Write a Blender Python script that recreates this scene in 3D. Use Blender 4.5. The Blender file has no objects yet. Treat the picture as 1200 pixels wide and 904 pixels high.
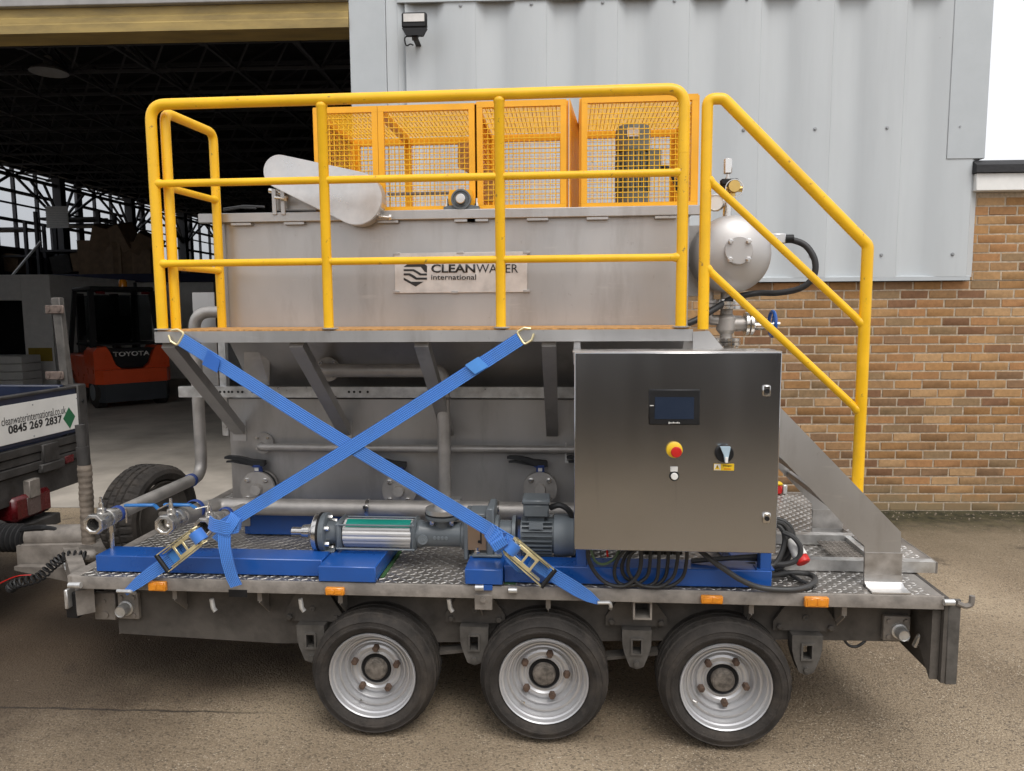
import bpy, bmesh, math, random
from mathutils import Vector, Matrix, noise as mnoise
R = math.radians
V = Vector
rng = random.Random(7)
scn = bpy.context.scene
COL = scn.collection

# ------------------------------------------------------------------ camera, sky, sun, exposure
F, W, H = 850.0, 1200.0, 904.0
YAW, PITCH, ROLL = 0.0786, 0.10365, -0.00686
CAM = V((0, -2.9, 1.827))
_fw = V((-math.sin(YAW), math.cos(YAW), 0)); _rt = V((math.cos(YAW), math.sin(YAW), 0)); _up = V((0, 0, 1))
_f2 = _fw * math.cos(PITCH) - _up * math.sin(PITCH); _u2 = _up * math.cos(PITCH) + _fw * math.sin(PITCH)
_r3 = _rt * math.cos(ROLL) + _u2 * math.sin(ROLL); _u3 = _u2 * math.cos(ROLL) - _rt * math.sin(ROLL)
cd = bpy.data.cameras.new('camera'); cam = bpy.data.objects.new('camera', cd); COL.objects.link(cam)
cd.sensor_fit = 'HORIZONTAL'; cd.sensor_width = 36; cd.lens = 36 * F / W
cd.clip_start = 0.05; cd.clip_end = 2000
m = Matrix((_r3, _u3, -_f2)).transposed().to_4x4(); m.translation = CAM
cam.matrix_world = m
scn.camera = cam

SUN_EL, SUN_AZ = 58, 152          # degrees; azimuth clockwise from +Y, the sun stands behind the camera
w = bpy.data.worlds.new('World'); scn.world = w; w.use_nodes = True
nt = w.node_tree; bg = nt.nodes['Background']
sky = nt.nodes.new('ShaderNodeTexSky'); sky.sky_type = 'NISHITA'; sky.sun_disc = False
sky.sun_elevation = R(SUN_EL); sky.sun_rotation = R(SUN_AZ)
sky.air_density = 1.0; sky.dust_density = 6.0; sky.ozone_density = 1.0
hs = nt.nodes.new('ShaderNodeHueSaturation'); hs.inputs['Saturation'].default_value = 0.22
nt.links.new(sky.outputs[0], hs.inputs['Color']); cm = nt.nodes.new('ShaderNodeMix'); cm.data_type = 'RGBA'; cm.inputs[0].default_value = .65; cm.inputs[7].default_value = (7.4, 7.5, 7.8, 1)   # even cloud cover over the clear sky
nt.links.new(hs.outputs[0], cm.inputs[6]); nt.links.new(cm.outputs[2], bg.inputs[0])
bg.inputs[1].default_value = 0.125
sl = bpy.data.lights.new('sun', 'SUN'); so = bpy.data.objects.new('sun', sl); COL.objects.link(so)
sl.energy = 0.95; sl.angle = R(32); sl.color = (1, .96, .9)
sd = V((math.sin(R(SUN_AZ)) * math.cos(R(SUN_EL)), math.cos(R(SUN_AZ)) * math.cos(R(SUN_EL)), math.sin(R(SUN_EL))))
so.rotation_euler = sd.to_track_quat('Z', 'Y').to_euler()
scn.view_settings.view_transform = 'Standard'; scn.view_settings.look = 'None'
scn.view_settings.exposure = 0.50; scn.view_settings.gamma = 1

# ------------------------------------------------------------------ survey helpers: photo pixel -> point on a real plane
def ray(px, py): return _r3 * ((px - W / 2) / F) - _u3 * ((py - H / 2) / F) + _f2
def hp(px, py, n, d):
    r = ray(px, py); n = V(n); return CAM + r * ((d - n.dot(CAM)) / n.dot(r))
def at(px, py, y): return hp(px, py, (0, 1, 0), y)
def atz(px, py, z): return hp(px, py, (0, 0, 1), z)
def atx(px, py, x): return hp(px, py, (1, 0, 0), x)
BA = R(2.5); BO = V((-0.158, 3.613, 0)); BN = V((-math.sin(BA), math.cos(BA), 0)); BX = V((math.cos(BA), math.sin(BA), 0))
def toB(p): d = p - BO; return V((d.dot(BX), d.dot(BN), p.z))
def atw(px, py, off=0): return toB(hp(px, py, BN, BN.dot(BO) + off))

# ------------------------------------------------------------------ materials
def mat(name, col, rough=.5, metal=0, var=.12, vs=6, bump=0, bs=40, stretch=(1, 1, 1), rvar=.1, spec=.5, col2=None, thr=(.35, .65), coat=0, detail=5, wear=()):
    m = bpy.data.materials.new(name); m.use_nodes = True; n = m.node_tree.nodes; l = m.node_tree.links
    b = n['Principled BSDF']; b.inputs['Metallic'].default_value = metal; b.inputs['Specular IOR Level'].default_value = spec
    b.inputs['Coat Weight'].default_value = coat; b.inputs['Coat Roughness'].default_value = .15
    tc = n.new('ShaderNodeTexCoord'); mp = n.new('ShaderNodeMapping'); mp.inputs['Scale'].default_value = stretch
    l.new(tc.outputs['Object'], mp.inputs[0])
    no = n.new('ShaderNodeTexNoise'); no.inputs['Scale'].default_value = vs; no.inputs['Detail'].default_value = detail; no.inputs['Roughness'].default_value = .6
    l.new(mp.outputs[0], no.inputs['Vector'])
    cr = n.new('ShaderNodeValToRGB'); e = cr.color_ramp.elements
    e[0].position, e[1].position = thr
    c2 = col2 or tuple(min(1, c * (1 + var)) for c in col)
    c1 = col if col2 else tuple(c * (1 - var) for c in col)
    e[0].color = (*c1, 1); e[1].color = (*c2, 1)
    l.new(no.outputs[0], cr.inputs[0]); l.new(cr.outputs[0], b.inputs['Base Color'])
    mr = n.new('ShaderNodeMapRange'); mr.inputs[1].default_value = .3; mr.inputs[2].default_value = .7
    mr.inputs[3].default_value = max(.03, rough - rvar); mr.inputs[4].default_value = min(1, rough + rvar)
    l.new(no.outputs[0], mr.inputs[0]); l.new(mr.outputs[0], b.inputs['Roughness'])
    base = cr.outputs[0]
    for (ws, lo_, hi_, wc, wst, wm) in wear:      # stains, chips and scuffs with a shape of their own
        m2 = n.new('ShaderNodeMapping'); m2.inputs['Scale'].default_value = wst; m2.inputs['Location'].default_value = (3.1 + ws, 1.7, 5.3)
        l.new(tc.outputs['Object'], m2.inputs[0])
        nw = n.new('ShaderNodeTexNoise'); nw.inputs['Scale'].default_value = ws; nw.inputs['Detail'].default_value = 7; nw.inputs['Roughness'].default_value = .65
        l.new(m2.outputs[0], nw.inputs['Vector'])
        wr = n.new('ShaderNodeMapRange'); wr.inputs[1].default_value = lo_; wr.inputs[2].default_value = hi_; wr.inputs[4].default_value = wm; l.new(nw.outputs[0], wr.inputs[0])
        mx = n.new('ShaderNodeMix'); mx.data_type = 'RGBA'; l.new(wr.outputs[0], mx.inputs[0]); l.new(base, mx.inputs[6]); mx.inputs[7].default_value = (*wc, 1)
        base = mx.outputs[2]; l.new(base, b.inputs['Base Color'])
    if bump:
        n2 = n.new('ShaderNodeTexNoise'); n2.inputs['Scale'].default_value = bs; n2.inputs['Detail'].default_value = 4
        l.new(mp.outputs[0], n2.inputs['Vector'])
        bp = n.new('ShaderNodeBump'); bp.inputs['Strength'].default_value = bump; bp.inputs['Distance'].default_value = .01
        l.new(n2.outputs[0], bp.inputs['Height']); l.new(bp.outputs[0], b.inputs['Normal'])
    return m

YEL = mat('yellow_gloss_paint', (.87, .49, .007), .40, var=.07, vs=5, bump=.05, bs=25, wear=((34, .635, .70, (.22, .12, .04), (1, 1, 1), .8), (6, .56, .80, (.55, .30, .03), (1, 1, .5), .45)))
ORA = mat('orange_yellow_paint', (.87, .41, .014), .42, var=.06, bump=.03, wear=((34, .68, .76, (.30, .12, .02), (1, 1, 1), .7),))
BLU = mat('blue_enamel', (.010, .080, .33), .30, var=.10, vs=4, bump=.03, bs=12, coat=.3, wear=((42, .67, .74, (.10, .13, .20), (1, 1, 1), .8), (5, .55, .85, (.06, .10, .22), (1, 1, 1), .5)))
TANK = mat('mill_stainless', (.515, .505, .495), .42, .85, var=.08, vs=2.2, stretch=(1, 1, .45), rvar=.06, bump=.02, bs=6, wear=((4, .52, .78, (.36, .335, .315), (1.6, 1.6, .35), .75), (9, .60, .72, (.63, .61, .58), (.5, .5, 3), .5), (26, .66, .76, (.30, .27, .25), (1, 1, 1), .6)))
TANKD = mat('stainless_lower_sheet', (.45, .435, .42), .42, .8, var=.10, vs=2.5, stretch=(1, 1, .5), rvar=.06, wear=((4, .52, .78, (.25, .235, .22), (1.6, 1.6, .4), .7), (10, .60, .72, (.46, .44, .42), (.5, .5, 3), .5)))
PIPE = mat('pickled_stainless_pipe', (.43, .405, .38), .50, .65, var=.16, vs=9, rvar=.1)
CHROME = mat('bright_steel', (.66, .64, .61), .24, 1, var=.08, vs=20)
ALU = mat('cast_aluminium', (.66, .65, .64), .34, .85, var=.12, vs=7, rvar=.12, wear=((5, .50, .72, (.50, .49, .48), (1, 1, 1), .8), (28, .64, .74, (.42, .41, .40), (1, 1, 1), .5)))
GALV = mat('galvanised_steel', (.62, .62, .61), .38, .75, var=.16, vs=18, rvar=.12)
GALVD = mat('weathered_galvanised', (.25, .225, .20), .62, .35, var=.25, vs=12, bump=.15, bs=60)
HNG = mat('hanger_grey', (.105, .097, .088), .7, .3, var=.3, vs=14, bump=.15)
CHAS = mat('dirty_chassis', (.088, .078, .068), .75, .2, var=.35, vs=7, bump=.2, bs=70)
CAB = mat('brushed_cabinet_steel', (.49, .492, .50), .21, 1, var=.025, vs=2.5, stretch=(1.6, 1, .5), rvar=.03, detail=2, wear=((3.5, .54, .80, (.52, .52, .52), (3, 1, .5), .4), (7, .60, .72, (.36, .36, .37), (5, 1, .25), .5), (22, .68, .75, (.60, .59, .58), (1, 1, 1), .5)))
CABE = mat('cabinet_edge_steel', (.55, .53, .51), .3, .9, var=.05)
PLATE = mat('nameplate_steel', (.66, .62, .585), .38, .55, var=.10, vs=14, rvar=.08)
RUB = mat('tyre_rubber', (.033, .029, .026), .82, var=.35, vs=10, bump=.3, bs=120, spec=.3, wear=((7, .48, .75, (.085, .070, .057), (1, 1, 1), .7),))
RIM = mat('silver_wheel_paint', (.54, .54, .55), .38, .6, var=.03, vs=9, rvar=.03)
HUB = mat('dusty_hub_grease', (.16, .14, .12), .7, .3, var=.5, vs=30, bump=.3)
NUT = mat('rusted_wheel_nut', (.115, .075, .055), .7, .4, var=.3, vs=60)
BLK = mat('black_rubber_cable', (.018, .018, .019), .5, var=.2)
BLKP = mat('black_plastic', (.012, .012, .013), .5, var=.15, spec=.3)
AMB = mat('amber_lens', (.74, .26, .014), .22, var=.10, vs=40, coat=.5)
GREY = mat('grey_pump_paint', (.125, .143, .157), .38, var=.10, vs=8, bump=.03)
MGRN = mat('greenish_motor_paint', (.17, .19, .17), .42, var=.1)
GREYL = mat('grey_motor_paint', (.175, .198, .216), .40, var=.08, vs=8)
GRN = mat('green_label', (.006, .22, .17), .4, var=.08)
TRD = mat('aluminium_treadplate', (.33, .305, .28), .42, .8, var=.30, vs=5, rvar=.12)
LUG = mat('bright_tread_lug', (.56, .54, .51), .36, .8, var=.18, vs=9)
VALV = mat('cast_valve_steel', (.64, .62, .59), .28, .92, var=.1, vs=20)
BRASS = mat('brass', (.62, .42, .14), .3, .9)
ZINC = mat('yellow_zinc_plate', (.78, .68, .40), .34, .7, var=.10, vs=20)
STEELV = mat('vessel_silver_paint', (.50, .485, .475), .46, .5, var=.03, rvar=.05)
WHT = mat('white_paint', (.78, .77, .74), .5, var=.05)
PRT = mat('black_print', (.016, .015, .015), .5, var=.05)
RED = mat('red_plastic', (.55, .018, .015), .35, var=.08)
DRED = mat('dark_red_lens', (.085, .005, .007), .25, var=.15, vs=30)
EYEL = mat('estop_yellow', (.80, .52, .02), .4, var=.04)
SCREEN = mat('dark_lcd', (.022, .032, .055), .16, var=.06)
LBLUE = mat('switch_grip_pale_blue', (.40, .52, .60), .4, var=.05)
LEV = mat('blue_lever_vinyl', (.03, .17, .46), .4, var=.06)
CLAMP = mat('blue_clamp_rubber', (.018, .05, .22), .5, var=.1)
RUST = mat('orange_grating_edge', (.48, .25, .08), .7, var=.35, vs=45, bump=.2)
CLAD = mat('pale_grey_cladding', (.495, .52, .532), .50, var=.025, vs=3, bump=.05, bs=22, stretch=(1, 1, .3), wear=((2.5, .52, .78, (.42, .44, .45), (2.5, 1, .12), .45), (26, .715, .76, (.20, .20, .20), (1, 1, 1), .7)))
CLADT = mat('cladding_trim', (.44, .468, .484), .5, var=.03)
FAST = mat('fastener_grey', (.30, .31, .32), .5, .3)
HDR = mat('ochre_door_header', (.28, .20, .065), .55, var=.25, vs=8, stretch=(.3, 1, 1), bump=.1)
LINT = mat('grey_lintel', (.30, .29, .285), .7, var=.12)
FELT = mat('black_roof_felt', (.022, .022, .024), .75, var=.3, vs=20, bump=.4)
MORT = mat('brown_grey_mortar', (.43, .35, .26), .9, var=.25, vs=30, bump=.4, bs=150)
DSTEEL = mat('dark_roof_steel', (.10, .10, .11), .6, .2, var=.1)
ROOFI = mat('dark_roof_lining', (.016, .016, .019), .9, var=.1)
FLOOR = mat('worn_concrete_floor', (.40, .36, .31), .75, var=.22, vs=1.3, bump=.15, bs=60)
OFFW = mat('office_partition_paint', (.80, .78, .75), .7, var=.05)
CARD = mat('brown_cardboard', (.27, .18, .11), .8, var=.2)
NAVY = mat('navy_truck_paint', (.012, .018, .042), .35, var=.2)
TRK = mat('grimy_truck_steel', (.045, .042, .040), .65, .2, var=.35, vs=9, bump=.15)
SIGNW = mat('white_sign_face', (.70, .69, .66), .45, var=.05, vs=5)
SGRN = mat('green_sign_diamond', (.018, .13, .055), .45, var=.08)
FRED = mat('forklift_red', (.62, .075, .020), .35, var=.07)
FGRY = mat('forklift_grey', (.035, .040, .046), .5, var=.12)
CPLATE = mat('coil_tan_rubber', (.18, .148, .118), .7, var=.3, vs=14, bump=.3)
BARK = mat('bark', (.06, .05, .045), .9)
BROWNP = mat('brown_cover_plate', (.24, .165, .11), .45, .3, var=.12)
GTAPE = mat('green_underlay', (.035, .10, .03), .8, var=.2)

def brick_mat():
    m = bpy.data.materials.new('buff_brick'); m.use_nodes = True; n = m.node_tree.nodes; l = m.node_tree.links
    b = n['Principled BSDF']; b.inputs['Roughness'].default_value = .88; b.inputs['Specular IOR Level'].default_value = .25
    oi = n.new('ShaderNodeObjectInfo'); ge = n.new('ShaderNodeNewGeometry'); ad = n.new('ShaderNodeMath'); ad.operation = 'ADD'
    fr = n.new('ShaderNodeMath'); fr.operation = 'FRACT'
    l.new(oi.outputs['Random'], ad.inputs[0]); l.new(ge.outputs['Random Per Island'], ad.inputs[1]); l.new(ad.outputs[0], fr.inputs[0])
    cr = n.new('ShaderNodeValToRGB'); cr.color_ramp.interpolation = 'CONSTANT'; els = cr.color_ramp.elements
    cols = [(0.342, 0.195, 0.086), (0.301, 0.170, 0.074), (0.363, 0.222, 0.107), (0.260, 0.153, 0.076), (0.394, 0.252, 0.132), (0.290, 0.159, 0.074), (0.224, 0.139, 0.080), (0.311, 0.190, 0.096), (0.203, 0.111, 0.063), (0.342, 0.185, 0.086), (0.248, 0.170, 0.096)]
    els[0].position = 0; els[0].color = (*cols[0], 1); els[1].position = 1 / len(cols); els[1].color = (*cols[1], 1)
    for i in range(2, len(cols)):
        e = els.new(i / len(cols)); e.color = (*cols[i], 1)
    l.new(fr.outputs[0], cr.inputs[0])
    no = n.new('ShaderNodeTexNoise'); no.inputs['Scale'].default_value = 26; no.inputs['Detail'].default_value = 6; no.inputs['Roughness'].default_value = .7
    l.new(ge.outputs['Position'], no.inputs['Vector'])
    mx = n.new('ShaderNodeMix'); mx.data_type = 'RGBA'; mx.blend_type = 'MULTIPLY'; mx.inputs[0].default_value = .75
    c2 = n.new('ShaderNodeValToRGB'); c2.color_ramp.elements[0].color = (.66, .64, .62, 1); c2.color_ramp.elements[0].position = .3; c2.color_ramp.elements[1].color = (1.55, 1.48, 1.38, 1); c2.color_ramp.elements[1].position = .68
    lo = n.new('ShaderNodeTexNoise'); lo.inputs['Scale'].default_value = 1.1; lo.inputs['Detail'].default_value = 4; l.new(ge.outputs['Position'], lo.inputs['Vector'])
    av = n.new('ShaderNodeMath'); av.operation = 'MULTIPLY_ADD'; av.inputs[1].default_value = .55; hf = n.new('ShaderNodeMath'); hf.operation = 'MULTIPLY'; hf.inputs[1].default_value = .45
    l.new(lo.outputs[0], hf.inputs[0]); l.new(no.outputs[0], av.inputs[0]); l.new(hf.outputs[0], av.inputs[2])
    l.new(av.outputs[0], c2.inputs[0]); l.new(cr.outputs[0], mx.inputs[6]); l.new(c2.outputs[0], mx.inputs[7])
    # damp, mossy courses at the foot of the wall
    sp = n.new('ShaderNodeSeparateXYZ'); l.new(ge.outputs['Position'], sp.inputs[0])
    n3 = n.new('ShaderNodeTexNoise'); n3.inputs['Scale'].default_value = 4; l.new(ge.outputs['Position'], n3.inputs['Vector'])
    s1 = n.new('ShaderNodeMath'); s1.operation = 'MULTIPLY_ADD'; s1.inputs[1].default_value = .35; l.new(n3.outputs[0], s1.inputs[0]); l.new(sp.outputs[2], s1.inputs[2])
    mr = n.new('ShaderNodeMapRange'); mr.inputs[1].default_value = .22; mr.inputs[2].default_value = .42; mr.inputs[3].default_value = .75; mr.inputs[4].default_value = 0; l.new(s1.outputs[0], mr.inputs[0])
    m2 = n.new('ShaderNodeMix'); m2.data_type = 'RGBA'; l.new(mr.outputs[0], m2.inputs[0]); l.new(mx.outputs[2], m2.inputs[6]); m2.inputs[7].default_value = (.20, .165, .10, 1)
    l.new(m2.outputs[2], b.inputs['Base Color'])
    bp = n.new('ShaderNodeBump'); bp.inputs['Strength'].default_value = .5; bp.inputs['Distance'].default_value = .006; l.new(no.outputs[0], bp.inputs['Height']); l.new(bp.outputs[0], b.inputs['Normal'])
    return m
BRICK = brick_mat()

def web_mat():
    m = bpy.data.materials.new('blue_polyester_webbing'); m.use_nodes = True; n = m.node_tree.nodes; l = m.node_tree.links
    b = n['Principled BSDF']; b.inputs['Roughness'].default_value = .62; b.inputs['Sheen Weight'].default_value = .25
    uv = n.new('ShaderNodeUVMap'); sp = n.new('ShaderNodeSeparateXYZ'); l.new(uv.outputs[0], sp.inputs[0])
    def wave(sock, k):
        a = n.new('ShaderNodeMath'); a.operation = 'MULTIPLY'; a.inputs[1].default_value = k; l.new(sock, a.inputs[0])
        s = n.new('ShaderNodeMath'); s.operation = 'SINE'; l.new(a.outputs[0], s.inputs[0]); return s
    s1 = wave(sp.outputs[0], 2 * math.pi * 7); s2 = wave(sp.outputs[1], 2 * math.pi * 120)
    ml = n.new('ShaderNodeMath'); ml.operation = 'MULTIPLY_ADD'; ml.inputs[1].default_value = .35; l.new(s2.outputs[0], ml.inputs[0]); l.new(s1.outputs[0], ml.inputs[2])
    cr = n.new('ShaderNodeValToRGB'); cr.color_ramp.elements[0].position = .15; cr.color_ramp.elements[1].position = .85
    cr.color_ramp.elements[0].color = (.022, .112, .43, 1); cr.color_ramp.elements[1].color = (.060, .235, .68, 1)
    mr = n.new('ShaderNodeMapRange'); mr.inputs[1].default_value = -1.3; mr.inputs[2].default_value = 1.3; l.new(ml.outputs[0], mr.inputs[0]); l.new(mr.outputs[0], cr.inputs[0])
    tc = n.new('ShaderNodeTexCoord'); dn = n.new('ShaderNodeTexNoise'); dn.inputs['Scale'].default_value = 9; dn.inputs['Detail'].default_value = 6; l.new(tc.outputs['Object'], dn.inputs['Vector'])
    dr = n.new('ShaderNodeMapRange'); dr.inputs[1].default_value = .48; dr.inputs[2].default_value = .75; dr.inputs[4].default_value = .55; l.new(dn.outputs[0], dr.inputs[0])
    dm = n.new('ShaderNodeMix'); dm.data_type = 'RGBA'; l.new(dr.outputs[0], dm.inputs[0]); l.new(cr.outputs[0], dm.inputs[6]); dm.inputs[7].default_value = (.045, .13, .33, 1)
    l.new(dm.outputs[2], b.inputs['Base Color'])
    bp = n.new('ShaderNodeBump'); bp.inputs['Strength'].default_value = .5; bp.inputs['Distance'].default_value = .003; l.new(mr.outputs[0], bp.inputs['Height']); l.new(bp.outputs[0], b.inputs['Normal'])
    return m
WEB = web_mat()

def glass_mat(name, tint, refl=.07):
    m = bpy.data.materials.new(name); m.use_nodes = True; n = m.node_tree.nodes; l = m.node_tree.links
    n.remove(n['Principled BSDF']); o = n['Material Output']
    t = n.new('ShaderNodeBsdfTransparent'); t.inputs[0].default_value = (*tint, 1)
    g = n.new('ShaderNodeBsdfGlossy'); g.inputs['Roughness'].default_value = .05
    mx = n.new('ShaderNodeMixShader'); mx.inputs[0].default_value = refl
    l.new(t.outputs[0], mx.inputs[1]); l.new(g.outputs[0], mx.inputs[2]); l.new(mx.outputs[0], o.inputs[0])
    return m
GLASS = glass_mat('window_glass', (.78, .79, .80)); TGLASS = glass_mat('tinted_cab_glass', (.60, .63, .65), .22)

def ground_mat():
    m = bpy.data.materials.new('aggregate_yard'); m.use_nodes = True; n = m.node_tree.nodes; l = m.node_tree.links
    b = n['Principled BSDF']; b.inputs['Specular IOR Level'].default_value = .35
    ge = n.new('ShaderNodeNewGeometry'); P = ge.outputs['Position']
    def noise(s, d=5, r=.6):
        t = n.new('ShaderNodeTexNoise'); t.inputs['Scale'].default_value = s; t.inputs['Detail'].default_value = d; t.inputs['Roughness'].default_value = r; l.new(P, t.inputs['Vector']); return t.outputs[0]
    def ramp(s, a, b_, ca, cb):
        c = n.new('ShaderNodeValToRGB'); c.color_ramp.elements[0].position = a; c.color_ramp.elements[1].position = b_
        c.color_ramp.elements[0].color = (*ca, 1); c.color_ramp.elements[1].color = (*cb, 1); l.new(s, c.inputs[0]); return c.outputs[0]
    def mix(f, a, b_, mode='MIX'):
        x = n.new('ShaderNodeMix'); x.data_type = 'RGBA'; x.blend_type = mode
        (l.new(f, x.inputs[0]) if hasattr(f, 'links') else setattr(x.inputs[0], 'default_value', f))
        for s, i in ((a, 6), (b_, 7)):
            if hasattr(s, 'links'): l.new(s, x.inputs[i])
            else: x.inputs[i].default_value = (*s, 1)
        return x.outputs[2]
    def math_(op, a, b_=None, c=None):
        x = n.new('ShaderNodeMath'); x.operation = op
        for i, s in enumerate((a, b_, c)):
            if s is None: continue
            if hasattr(s, 'links'): l.new(s, x.inputs[i])
            else: x.inputs[i].default_value = s
        return x.outputs[0]
    def mrange(s, a, b_, c, d):
        x = n.new('ShaderNodeMapRange'); x.interpolation_type = 'SMOOTHSTEP'
        for i, q in enumerate((a, b_, c, d)): x.inputs[i + 1].default_value = q
        l.new(s, x.inputs[0]); return x.outputs[0]
    sp = n.new('ShaderNodeSeparateXYZ'); l.new(P, sp.inputs[0]); X, Y = sp.outputs[0], sp.outputs[1]
    base = ramp(noise(.9, 6), .32, .68, (.235, .182, .126), (.375, .302, .216))
    tr_ = noise(.9, 3)
    big = noise(.42, 4)
    base = mix(.8, base, ramp(big, .35, .65, (.70, .68, .65), (1.15, 1.15, 1.14)), 'MULTIPLY')
    base = mix(.55, base, ramp(noise(95, 4, .75), .30, .70, (.30, .29, .28), (1.6, 1.58, 1.52)), 'MULTIPLY')
    vo = n.new('ShaderNodeTexVoronoi'); vo.inputs['Scale'].default_value = 120; l.new(P, vo.inputs['Vector'])
    sc = n.new('ShaderNodeSeparateColor'); l.new(vo.outputs['Color'], sc.inputs[0])
    pick = math_('MULTIPLY', math_('GREATER_THAN', sc.outputs[0], .72), math_('LESS_THAN', vo.outputs['Distance'], .42))
    pick = math_('MULTIPLY', pick, mrange(noise(3.0), .40, .62, .25, .85))
    base = mix(pick, base, ramp(sc.outputs[1], .0, 1.0, (.36, .28, .19), (.55, .48, .38)))
    dk = math_('MULTIPLY', math_('LESS_THAN', sc.outputs[0], .12), .5)
    base = mix(dk, base, (.055, .045, .036))
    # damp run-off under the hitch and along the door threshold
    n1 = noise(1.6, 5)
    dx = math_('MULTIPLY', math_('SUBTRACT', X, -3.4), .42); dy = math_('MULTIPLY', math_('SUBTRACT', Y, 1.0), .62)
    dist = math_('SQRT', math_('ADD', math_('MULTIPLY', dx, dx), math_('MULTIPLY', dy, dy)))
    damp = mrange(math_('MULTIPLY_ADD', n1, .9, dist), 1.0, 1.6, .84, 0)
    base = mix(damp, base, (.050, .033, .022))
    # moss and silt strip along the foot of the building
    dw = math_('SUBTRACT', 3.617, math_('ADD', math_('MULTIPLY', X, -math.sin(BA)), math_('MULTIPLY', Y, math.cos(BA))))
    moss = mrange(math_('MULTIPLY_ADD', noise(5, 7, .7), .75, dw), .52, 1.25, 1, 0)
    moss = math_('MULTIPLY', moss, mrange(X, -1.0, .2, 0, 1))
    wet = mrange(math_('MULTIPLY_ADD', noise(2.1, 5), .7, dw), 1.1, 2.4, .5, 0)
    base = mix(math_('MULTIPLY', wet, mrange(X, .2, 1.2, 0, 1)), base, (.16, .130, .085))
    base = mix(moss, base, ramp(noise(9), .35, .65, (.018, .018, .008), (.075, .066, .032)))
    # a joint line across the yard
    a, c = atz(0, 829, 0), atz(230, 834, 0)
    k = (c.y - a.y) / (c.x - a.x)
    ln = math_('SUBTRACT', math_('SUBTRACT', Y, a.y), math_('MULTIPLY', math_('SUBTRACT', X, a.x), k))
    ln = math_('ABSOLUTE', math_('ADD', ln, math_('MULTIPLY', math_('SUBTRACT', noise(7), .5), .05)))
    crack = math_('MULTIPLY', mrange(ln, .003, .011, .8, 0), mrange(X, -1.75, -1.15, 1, 0))
    base = mix(crack, base, (.03, .024, .02))
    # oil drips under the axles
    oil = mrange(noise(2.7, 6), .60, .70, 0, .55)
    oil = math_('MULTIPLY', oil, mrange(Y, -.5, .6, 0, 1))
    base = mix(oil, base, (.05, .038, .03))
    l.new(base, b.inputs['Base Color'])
    rg = math_('SUBTRACT', mrange(noise(1.1), .3, .7, .72, .9), math_('MULTIPLY', damp, .30))
    l.new(rg, b.inputs['Roughness'])
    hgt = math_('ADD', math_('MULTIPLY', vo.outputs['Distance'], -.6), math_('MULTIPLY', noise(30, 5, .75), 1.2))
    bp = n.new('ShaderNodeBump'); bp.inputs['Strength'].default_value = .9; bp.inputs['Distance'].default_value = .008; l.new(hgt, bp.inputs['Height']); l.new(bp.outputs[0], b.inputs['Normal'])
    return m
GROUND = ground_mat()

# ------------------------------------------------------------------ mesh builder and scene tree
OFF = {}
def tag(o, label=None, cat=None, group=None, kind=None):
    for k, v in (('label', label), ('category', cat), ('group', group), ('kind', kind)):
        if v: o[k] = v
    return o
def thing(name, label, cat, loc=(0, 0, 0), rotz=0, group=None, local=False):
    o = bpy.data.objects.new(name, None); COL.objects.link(o); o.location = loc; o.rotation_euler = (0, 0, rotz); o.empty_display_size = .1
    OFF[o] = V((0, 0, 0)) if local else V(loc)
    return tag(o, label, cat, group)
def bthing(name, label, cat, p=(0, 0, 0), rotz=0, group=None, local=True):
    """a thing standing in the building's own frame (rotated 2.5 degrees to the trailer)"""
    p = V(p); wp = BO + BX * p.x + BN * p.y + V((0, 0, p.z))
    return thing(name, label, cat, wp, BA + rotz, group, True)
def copy_tree(o, parent=None):
    c = o.copy(); COL.objects.link(c); c.parent = parent
    for ch in o.children: copy_tree(ch, c)
    return c
def frame_of(d):
    d = d.normalized(); a = V((0, 0, 1)) if abs(d.z) < .9 else V((1, 0, 0))
    u = d.cross(a).normalized(); return u, d.cross(u).normalized()
def fillet(pts, r, seg=6):
    pts = [V(p) for p in pts]; out = [pts[0]]
    for i in range(1, len(pts) - 1):
        a, b, c = pts[i - 1], pts[i], pts[i + 1]; d1 = (a - b); d2 = (c - b)
        ang = d1.angle(d2); t = min(r / math.tan(ang / 2), d1.length * .49, d2.length * .49)
        p1 = b + d1.normalized() * t; p2 = b + d2.normalized() * t
        for k in range(seg + 1):
            s = k / seg; out.append(p1 * (1 - s) ** 2 + b * 2 * s * (1 - s) + p2 * s * s)
    out.append(pts[-1]); return out
def smooth(pts, seg=8, closed=False):
    pts = [V(p) for p in pts]; n = len(pts); out = []
    for i in range(n if closed else n - 1):
        g = (lambda k: pts[k % n]) if closed else (lambda k: pts[max(0, min(n - 1, k))])
        p0, p1, p2, p3 = g(i - 1), g(i), g(i + 1), g(i + 2)
        for k in range(seg):
            t = k / seg
            out.append(.5 * ((2 * p1) + (p2 - p0) * t + (2 * p0 - 5 * p1 + 4 * p2 - p3) * t * t + (3 * p1 - p0 - 3 * p2 + p3) * t ** 3))
    if not closed: out.append(pts[-1])
    return out

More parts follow.
